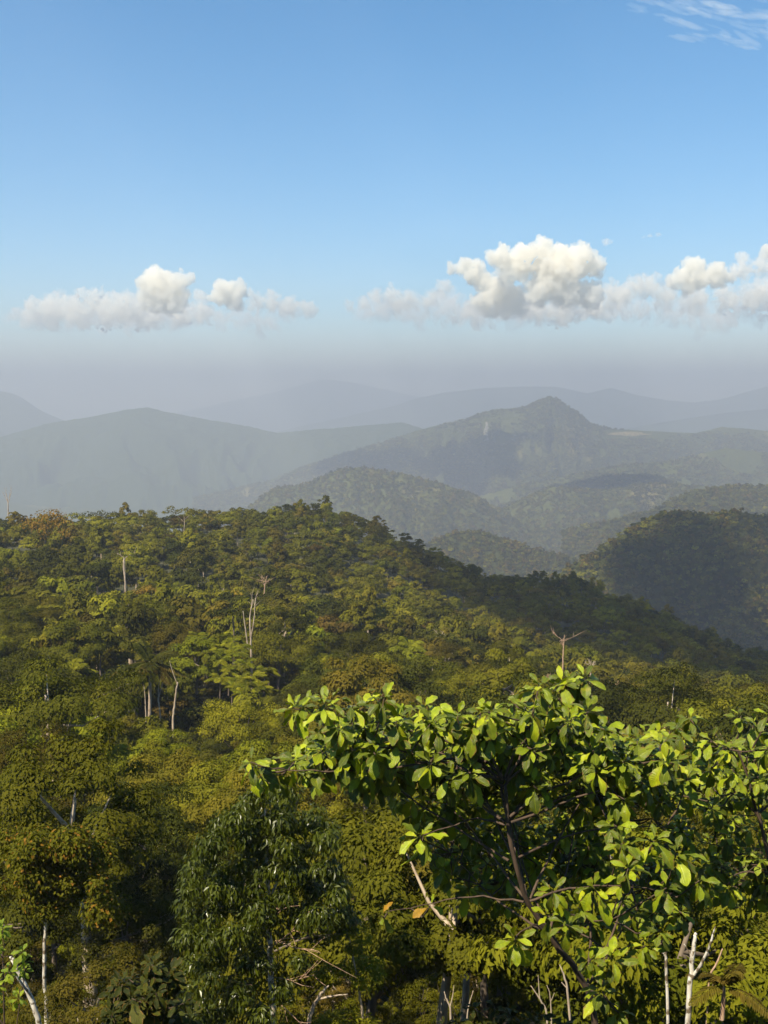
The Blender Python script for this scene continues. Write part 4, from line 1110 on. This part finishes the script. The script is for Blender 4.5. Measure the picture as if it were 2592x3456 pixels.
fern_spots = [(660, 2145), (700, 2160), (735, 2185), (760, 2150), (785, 2165), (745, 2225), (790, 2205), (815, 2185), (690, 2205), (830, 2240), (770, 2260), (810, 2290), (850, 2280), (870, 2320), (820, 2340), (780, 2320), (740, 2290), (890, 2260)]
for k, (x, y) in enumerate(fern_spots):
    D = 205 - (y - 2145) * 0.19
    frond_plant('tree_fern', 'bright green tree fern with arching fronds, number %s in the clump under the three-stemmed snag' % 'x' if False else ('bright tree fern in the clump below the three-stemmed snag, %s' % ['top left one', 'second from the top left', 'left middle one', 'top middle one', 'next to the snag foot', 'central one', 'right of the central one', 'touching the snag', 'lower left one', 'right edge one', 'below the central one', 'lower middle one', 'lower right one', 'bottom right one', 'bottom one', 'bottom left one', 'leftmost of the lower row', 'far right one'][k]), 'fern', x, y, D,
                4.5, 2.6, 0.85, 11, 0.5, 'bright', 'bark', 300 + k, 'tree ferns on the slope', el=(5, 60), stem_r=0.12)
frond_plant('small_palm', 'small palm with dry pinkish fronds beside the forked trunk', 'palm', 2440, 3330, 24, 0.8, 1.1, 0.28, 9, 0.5, 'brown', 'redtwig', 84, el=(15, 75), stem_r=0.05)

# canopy of the hills beyond the near slope
FARK = []
for q in range(5):
    g, cs = crown(200 + q, 8, 4.6, 2.2, 0.72, 9, 150, 2.1, 1.7, None, clump_r=0.45)
    FARK.append(g.mesh('hill_canopy_kind_%d' % q, [M[['olive', 'olive', 'dark', 'brown', 'dark'][q]]]))
coll_hill = kinds_collection('hill_canopy_kind', FARK)
def hill_canopy(label, spacing, size, newlabel, gap=None, bare=()):
    V, t = HILLS[label]
    rows, cols = V.shape[:2]
    cell = np.linalg.norm(np.cross(V[1:, :-1] - V[:-1, :-1], V[:-1, 1:] - V[:-1, :-1]), axis=-1)
    front = np.broadcast_to((t[:-1] < 15)[:, None], cell.shape)
    px, py = to_px(V[:-1, :-1])
    ok = front & (px > -150) & (px < 2750)
    want = np.where(ok, cell / spacing ** 2, 0)
    n = rng.poisson(want)
    ii, jj = np.nonzero(n)
    ii, jj = np.repeat(ii, n[ii, jj]), np.repeat(jj, n[ii, jj])
    a, b = rng.uniform(size=(2, len(ii), 1))
    p = V[ii, jj] * (1 - a) * (1 - b) + V[ii + 1, jj] * a * (1 - b) + V[ii, jj + 1] * (1 - a) * b + V[ii + 1, jj + 1] * a * b
    if gap:
        nz = fbm(p[:, 0] / gap[0], p[:, 1] / gap[0], 3, 88)
        p = p[nz + 0.12 * rng.normal(size=len(p)) < gap[1]]
    for (bx0, by0, bx1, by1) in bare:
        qx, qy = to_px(p)
        p = p[~((qx > bx0) & (qx < bx1) & (qy > by0) & (qy < by1))]
    m = len(p)
    instancer('forest_canopy', p, rng.uniform(0, 6.28, m), size * rng.uniform(0.55, 1.35, m), rng.integers(0, 5, m), coll_hill, newlabel, 'forest')
hill_canopy('dark forested round hill beside the near slope', 6.0, 1.0, 'dark forest covering the round hill')
hill_canopy('small rounded hill in the valley gap', 7.0, 1.15, 'forest on the small hill in the valley gap')
hill_canopy('dark hump behind the round hill', 8.0, 1.3, 'forest on the dark hump behind the round hill')
hill_canopy('blue green hill behind the knoll of the near ridge', 9.5, 1.3, 'hazy forest on the hill behind the knoll')
hill_canopy('sunlit forested hill in the middle of the valley', 9.5, 1.3, 'forest on the sunlit hill in the valley', (200, 0.45))

hill_canopy('dark wooded hump below the peak', 10.5, 1.4, 'dark forest on the hump below the peak')
hill_canopy('pale green rolling hills on the side of the valley', 11.5, 1.45, 'patchy woods on the pale rolling hills', (260, 0.15))
hill_canopy('forested mountain with a pointed peak', 12, 1.45, 'hazy forest on the slopes of the pointed peak', (420, 0.30), [(1628, 1420, 1656, 1500), (2040, 1452, 2200, 1480)])
def bare_mat(name, c1, c2):
    m, nt, out = new_mat(name)
    g_ = nt.nodes.new('ShaderNodeNewGeometry')
    pb = nt.nodes.new('ShaderNodeBsdfPrincipled'); pb.inputs['Roughness'].default_value = 1.0
    nt.links.new(ramp(nt, noise(nt, 0.06, 5, g_.outputs['Position']), [(0.35, c1), (0.65, c2)]), pb.inputs['Base Color'])
    nt.links.new(pb.outputs[0], out.inputs[0])
    return m
def patch(name, label, cols, prof, mat, parent_label='forested mountain with a pointed peak'):
    V, t = HILLS[parent_label]
    nv = []
    for u in np.linspace(0, 1, 26):
        px0, px1, py = prof(u)
        row = []
        for w_ in np.linspace(0, 1, 7):
            x_ = px0 + (px1 - px0) * w_
            qx, qy = to_px(V)
            j = int(np.argmin(np.abs(qx[len(t) // 2] - x_)))
            col = V[:, j]; cy_ = to_px(col)[1]
            fr = np.nonzero(t <= 0)[0]
            i = fr[int(np.argmin(np.abs(cy_[fr] - py)))]
            d0 = col[i][1]
            row.append(P(x_, py + 0.0, d0 - 6))
        nv.append(row)
    nv = np.array(nv)
    o = link(name, mesh_np(name, nv.reshape(-1, 3), [grid_faces(26, 7)], [mat], True))
    tag(o, label, 'mountainside', kind='structure')
patch('rock_scar', 'pale rock slide scar running down the mountain below the peak', None, lambda u: (1641 - 3 - 7 * u + 3 * math.sin(9 * u), 1643 + 2 + 6 * u + 2 * math.sin(7 * u), 1424 + 66 * u), bare_mat('pale_rock', (0.10, 0.09, 0.07), (0.24, 0.21, 0.17)))
patch('clearing', 'tan cleared field on the shoulder right of the peak', None, lambda u: (2125 - 75 * math.sin(0.3 + 2.8 * u) + 12 * math.sin(17 * u), 2130 + 60 * math.sin(2.9 * u) + 12 * math.sin(13 * u), 1457 + 15 * u), bare_mat('dry_grass', (0.09, 0.085, 0.03), (0.24, 0.175, 0.07)))

# ------------------------------------------------------------------ clouds and haze
def icosphere(sub=3):
    import bmesh
    bm = bmesh.new(); bmesh.ops.create_icosphere(bm, subdivisions=sub, radius=1)
    V = np.array([v.co[:] for v in bm.verts]); T = np.array([[v.index for v in f.verts] for f in bm.faces]); bm.free()
    return V, T
ICO = icosphere(3); ICO2 = icosphere(2)
def vol_mat(name, dens, col=(1, 1, 1), aniso=0.0):
    m, nt, out = new_mat(name)
    v = nt.nodes.new('ShaderNodeVolumePrincipled')
    v.inputs['Color'].default_value = (*col, 1); v.inputs['Density'].default_value = dens; v.inputs['Anisotropy'].default_value = aniso
    nt.links.new(v.outputs[0], out.inputs['Volume'])
    return m
M['cloud'] = vol_mat('cumulus', 0.019, (1, 0.98, 0.93))
M['cloud_thin'] = vol_mat('thin_cloud', 0.010, (1, 0.98, 0.94))
M['cirrus'] = vol_mat('cirrus', 0.0014)
M['shade_cloud'] = vol_mat('dense_cumulus', 0.02)
from mathutils import noise as mn
def cloud(label, D, puffs, mat, voxel=11.0, flat=1.0, thick=1.0, kids=14, rough=0.36, seed=1, group=None, pts3=None, name='cloud'):
    """puffs: (photo x, photo y, radius in photo pixels[, depth offset]); each sprouts smaller billows; all merged into one body."""
    rs = np.random.default_rng(seed)
    items = [tuple(p) for p in pts3] if pts3 is not None else []
    if pts3 is None:
        for p in puffs:
            d = D + (p[3] if len(p) > 3 else 0)
            items.append((*P(p[0], p[1], d), p[2] / F * d))
    c0 = np.array(items[0][:3])
    g = Geo()
    for (x, y, z, r) in items:
        c = np.array([x, y, z]) - c0
        g.add(ICO[0] * r * 0.88 * np.array([1, thick, flat]) + c, None, ICO[1])
        for k in range(kids):
            v = norm(rs.normal(size=3))
            rk = r * rs.uniform(0.22, 0.5)
            cc = c + v * r * 0.78 * np.array([1, thick, flat])
            g.add(ICO2[0] * rk * np.array([1, 1, min(1, flat * 1.3)]) + cc, None, ICO2[1])
            for q in range(4):
                v2 = norm(rs.normal(size=3) + v * 0.8)
                g.add(ICO2[0] * rk * rs.uniform(0.25, 0.5) + cc + v2 * rk * 0.9, None, ICO2[1])
    tmp = bpy.data.objects.new('cloud_tmp', g.mesh('cloud', [mat])); COL.objects.link(tmp)
    rm = tmp.modifiers.new('remesh', 'REMESH'); rm.mode = 'VOXEL'; rm.voxel_size = voxel
    dg = bpy.context.evaluated_depsgraph_get()
    me = bpy.data.meshes.new_from_object(tmp.evaluated_get(dg))
    bpy.data.objects.remove(tmp)
    n = len(me.vertices)
    co = np.empty(n * 3, np.float32); me.vertices.foreach_get('co', co); co = co.reshape(-1, 3)
    nr = np.empty(n * 3, np.float32); me.vertices.foreach_get('normal', nr); nr = nr.reshape(-1, 3)
    rm_ = float(np.mean([i[3] for i in items]))
    sc = 1.0 / (rm_ * 0.55)
    dn = np.array([mn.fractal(Vector(c * sc + seed), 0.6, 2.2, 5) for c in co])
    co = co + nr * (dn * rm_ * rough)[:, None]
    me.vertices.foreach_set('co', co.astype(np.float32).ravel()); me.update()
    me.materials.clear(); me.materials.append(mat)
    o = link(name, me, None, c0)
    tag(o, label, 'cloud', group)
    return o

CD = 10000
cloud('large bright cumulus cloud above the pointed peak', CD, [(1900, 905, 78), (1770, 880, 62), (1830, 850, 45), (1690, 870, 42), (1960, 860, 42), (2000, 900, 40), (1850, 945, 60), (1920, 985, 58), (2000, 1000, 45), (1820, 990, 48), (1710, 930, 34)], M['cloud'], seed=3)
cloud('cumulus tower on the side of the large cloud', CD + 300, [(1600, 920, 42), (1640, 960, 40), (1560, 900, 30), (1680, 990, 55), (1650, 1020, 48), (1730, 1020, 50), (1520, 905, 18)], M['cloud'], seed=4)
cloud('round white cumulus puff with a small wisp', CD, [(535, 965, 66), (560, 1000, 58), (610, 955, 34), (640, 945, 20), (520, 1010, 50), (600, 1010, 42), (612, 912, 8)], M['cloud'], seed=5)
cloud('small cumulus puff with a raised horn', CD + 200, [(760, 985, 44), (810, 975, 28), (815, 950, 14), (790, 1015, 36), (730, 1000, 26)], M['cloud'], seed=6)
cloud('cumulus puff at the end of the cloud bank', CD, [(2345, 900, 40), (2360, 935, 42), (2420, 925, 40), (2300, 935, 34), (2270, 950, 26), (2460, 935, 22), (2330, 965, 30)], M['cloud'], seed=7)
cloud('low ragged cloud strip between the puffs', CD + 600, [(870, 1020, 30), (920, 1020, 34), (980, 1035, 34), (1040, 1050, 30), (850, 1000, 18)], M['cloud_thin'], seed=8, rough=0.75, kids=8)
cloud('low hazy cloud at the start of the bank', CD + 600, [(110, 1060, 40), (170, 1045, 50), (200, 1020, 26), (250, 1055, 46), (310, 1030, 44), (315, 1000, 34), (360, 1030, 40), (205, 1030, 40), (420, 1040, 50), (370, 1055, 50), (440, 1050, 52), (500, 1065, 50), (600, 1060, 44), (680, 1045, 40)], M['cloud_thin'], seed=9, rough=0.75, kids=8)
cloud('small broken cloud before the large cumulus', CD + 500, [(1270, 1000, 24), (1320, 995, 30), (1380, 1010, 30), (1230, 1020, 22), (1460, 1000, 24), (1500, 970, 28), (1440, 1020, 26), (1340, 1030, 30), (1180, 1030, 18)], M['cloud_thin'], seed=10, rough=0.75, kids=8)
cloud('hazy base of the large cumulus', CD + 900, [(1700, 1045, 40), (1800, 1040, 50), (1900, 1045, 52), (2000, 1035, 48), (2080, 1000, 44), (1600, 1040, 36)], M['cloud_thin'], seed=11, rough=0.75, kids=8)
cloud('soft cloud filling the gap past the large cumulus', CD + 700, [(2130, 975, 34), (2180, 960, 36), (2210, 985, 30), (2250, 1000, 36), (2350, 1010, 46), (2450, 1005, 40), (2540, 1000, 46), (2600, 985, 50), (2570, 960, 24)], M['cloud_thin'], seed=12, rough=0.75, kids=8)
cloud('flat cloud veil running out of the frame', CD + 1200, [(2500, 910, 40), (2580, 900, 44), (2660, 905, 50), (2450, 930, 30)], M['cloud_thin'], seed=13, rough=0.75, kids=8, flat=0.5)
cloud('white cloud corner at the frame edge', CD, [(2590, 845, 24), (2630, 830, 36), (2570, 860, 12)], M['cloud'], seed=14)
cloud('tiny lone cloud scrap above the bank', CD, [(2195, 797, 10), (2220, 794, 12), (2170, 800, 8)], M['cloud_thin'], seed=15, rough=0.75, kids=8, flat=0.5, voxel=10)
cloud('faint round cloud scrap above the large cumulus', CD, [(2045, 815, 14), (2060, 818, 10)], M['cloud_thin'], seed=16, rough=0.75, kids=8, voxel=12)
M['cloud_faint'] = vol_mat('faint_cloud', 0.0042, (1, 0.97, 0.94))
rs = np.random.default_rng(15)
cloud('faint pinkish cloud base trailing under the round puff', CD + 1500, [(x, 1070 + rs.normal() * 10, rs.uniform(34, 58)) for x in np.linspace(60, 960, 21)], M['cloud_faint'], seed=17, flat=0.6, rough=0.8, kids=5, voxel=18)
cloud('faint pinkish cloud base trailing under the large cumulus', CD + 1500, [(x, 1045 + rs.normal() * 12, rs.uniform(36, 66)) for x in np.linspace(1260, 2680, 30)], M['cloud_faint'], seed=18, flat=0.6, rough=0.8, kids=5, voxel=18)
# high streaks of cirrus in the upper corner
cir = []
rs = np.random.default_rng(5)
for k in range(90):
    t = rs.uniform(0, 1) ** 0.7
    x = 2120 + 560 * t + rs.normal() * 40; y = 10 + 130 * t ** 1.6 + rs.normal() * 22 - (rs.uniform() < 0.4) * rs.uniform(0, 70)
    cir.append((*P(x, y, 14000), rs.uniform(0.25, 1.0) * 180))
def wisps(label, items, mat, ang, thin=(1.3, 0.5, 0.16)):
    g = Geo(); c0 = np.array(items[0][:3])
    rs = np.random.default_rng(9)
    ca, sa = math.cos(ang), math.sin(ang)
    for (x, y, z, r) in items:
        V = ICO[0] * r * np.array(thin) * rs.uniform(0.6, 1.5, 3)
        d = np.array([mn.fractal(Vector(v / r * 2.2 + Vector((x, y, z)) * 0.01), 0.8, 2, 3) for v in map(Vector, V)])
        V = V * (1 + 0.45 * d)[:, None]
        ca, sa = math.cos(ang + 0.14 * rs.normal()), math.sin(ang + 0.14 * rs.normal())
        X, Z = V[:, 0] * ca - V[:, 2] * sa, V[:, 0] * sa + V[:, 2] * ca
        g.add(np.stack([X, V[:, 1], Z], -1) + np.array([x, y + rs.normal() * 400, z]) - c0, None, ICO[1])
    o = link('cloud', g.mesh('cirrus', [mat], True), None, c0)
    tag(o, label, 'cloud')
wisps('thin streaky cirrus high in the upper corner of the sky', cir, M['cirrus'], -0.28)
# clouds overhead, out of frame, whose shade lies on the valley side
def shade(label, gx, gy_, gz_, r, alt, seed):
    k = (alt - gz_) / sd[2]
    c = np.array([gx, gy_, gz_]) + sd * k
    rs = np.random.default_rng(seed)
    it = [(c[0] + rs.normal() * r * .8, c[1] + rs.normal() * r * .5, c[2] + rs.normal() * r * .12, r * rs.uniform(.4, .75)) for _ in range(7)]
    cloud(label, 0, None, M['shade_cloud'], 24, 0.5, 1.0, 6, 0.2, seed, pts3=it)
shade('fair weather cumulus overhead shading the far side of the ridge', 175, 590, -110, 190, 950, 31)
shade('fair weather cumulus overhead shading the round hill', 420, 1330, -200, 200, 1000, 32)
shade('wide cumulus overhead shading the mountain below the peak', 150, 6100, -220, 380, 2900, 33)
shade('cumulus overhead shading the wooded hump', 800, 4520, -330, 320, 2200, 34)

haze = Geo()
x0, x1, y0, y1, z0, z1 = -20000, 20000, -3000, 25000, VALLEY_Z - 90, 540
HV = [(x, y, z) for z in (z0, z1) for y in (y0, y1) for x in (x0, x1)]
haze.add(HV, [(0, 2, 3, 1), (4, 5, 7, 6), (0, 1, 5, 4), (2, 6, 7, 3), (0, 4, 6, 2), (1, 3, 7, 5)])
M['haze'] = vol_mat('haze', 1.75e-4, (0.455, 0.492, 0.58), 0.0)
tag(link('haze', haze.mesh('haze', [M['haze']])), 'pale blue grey haze filling the valleys', 'haze', kind='stuff')
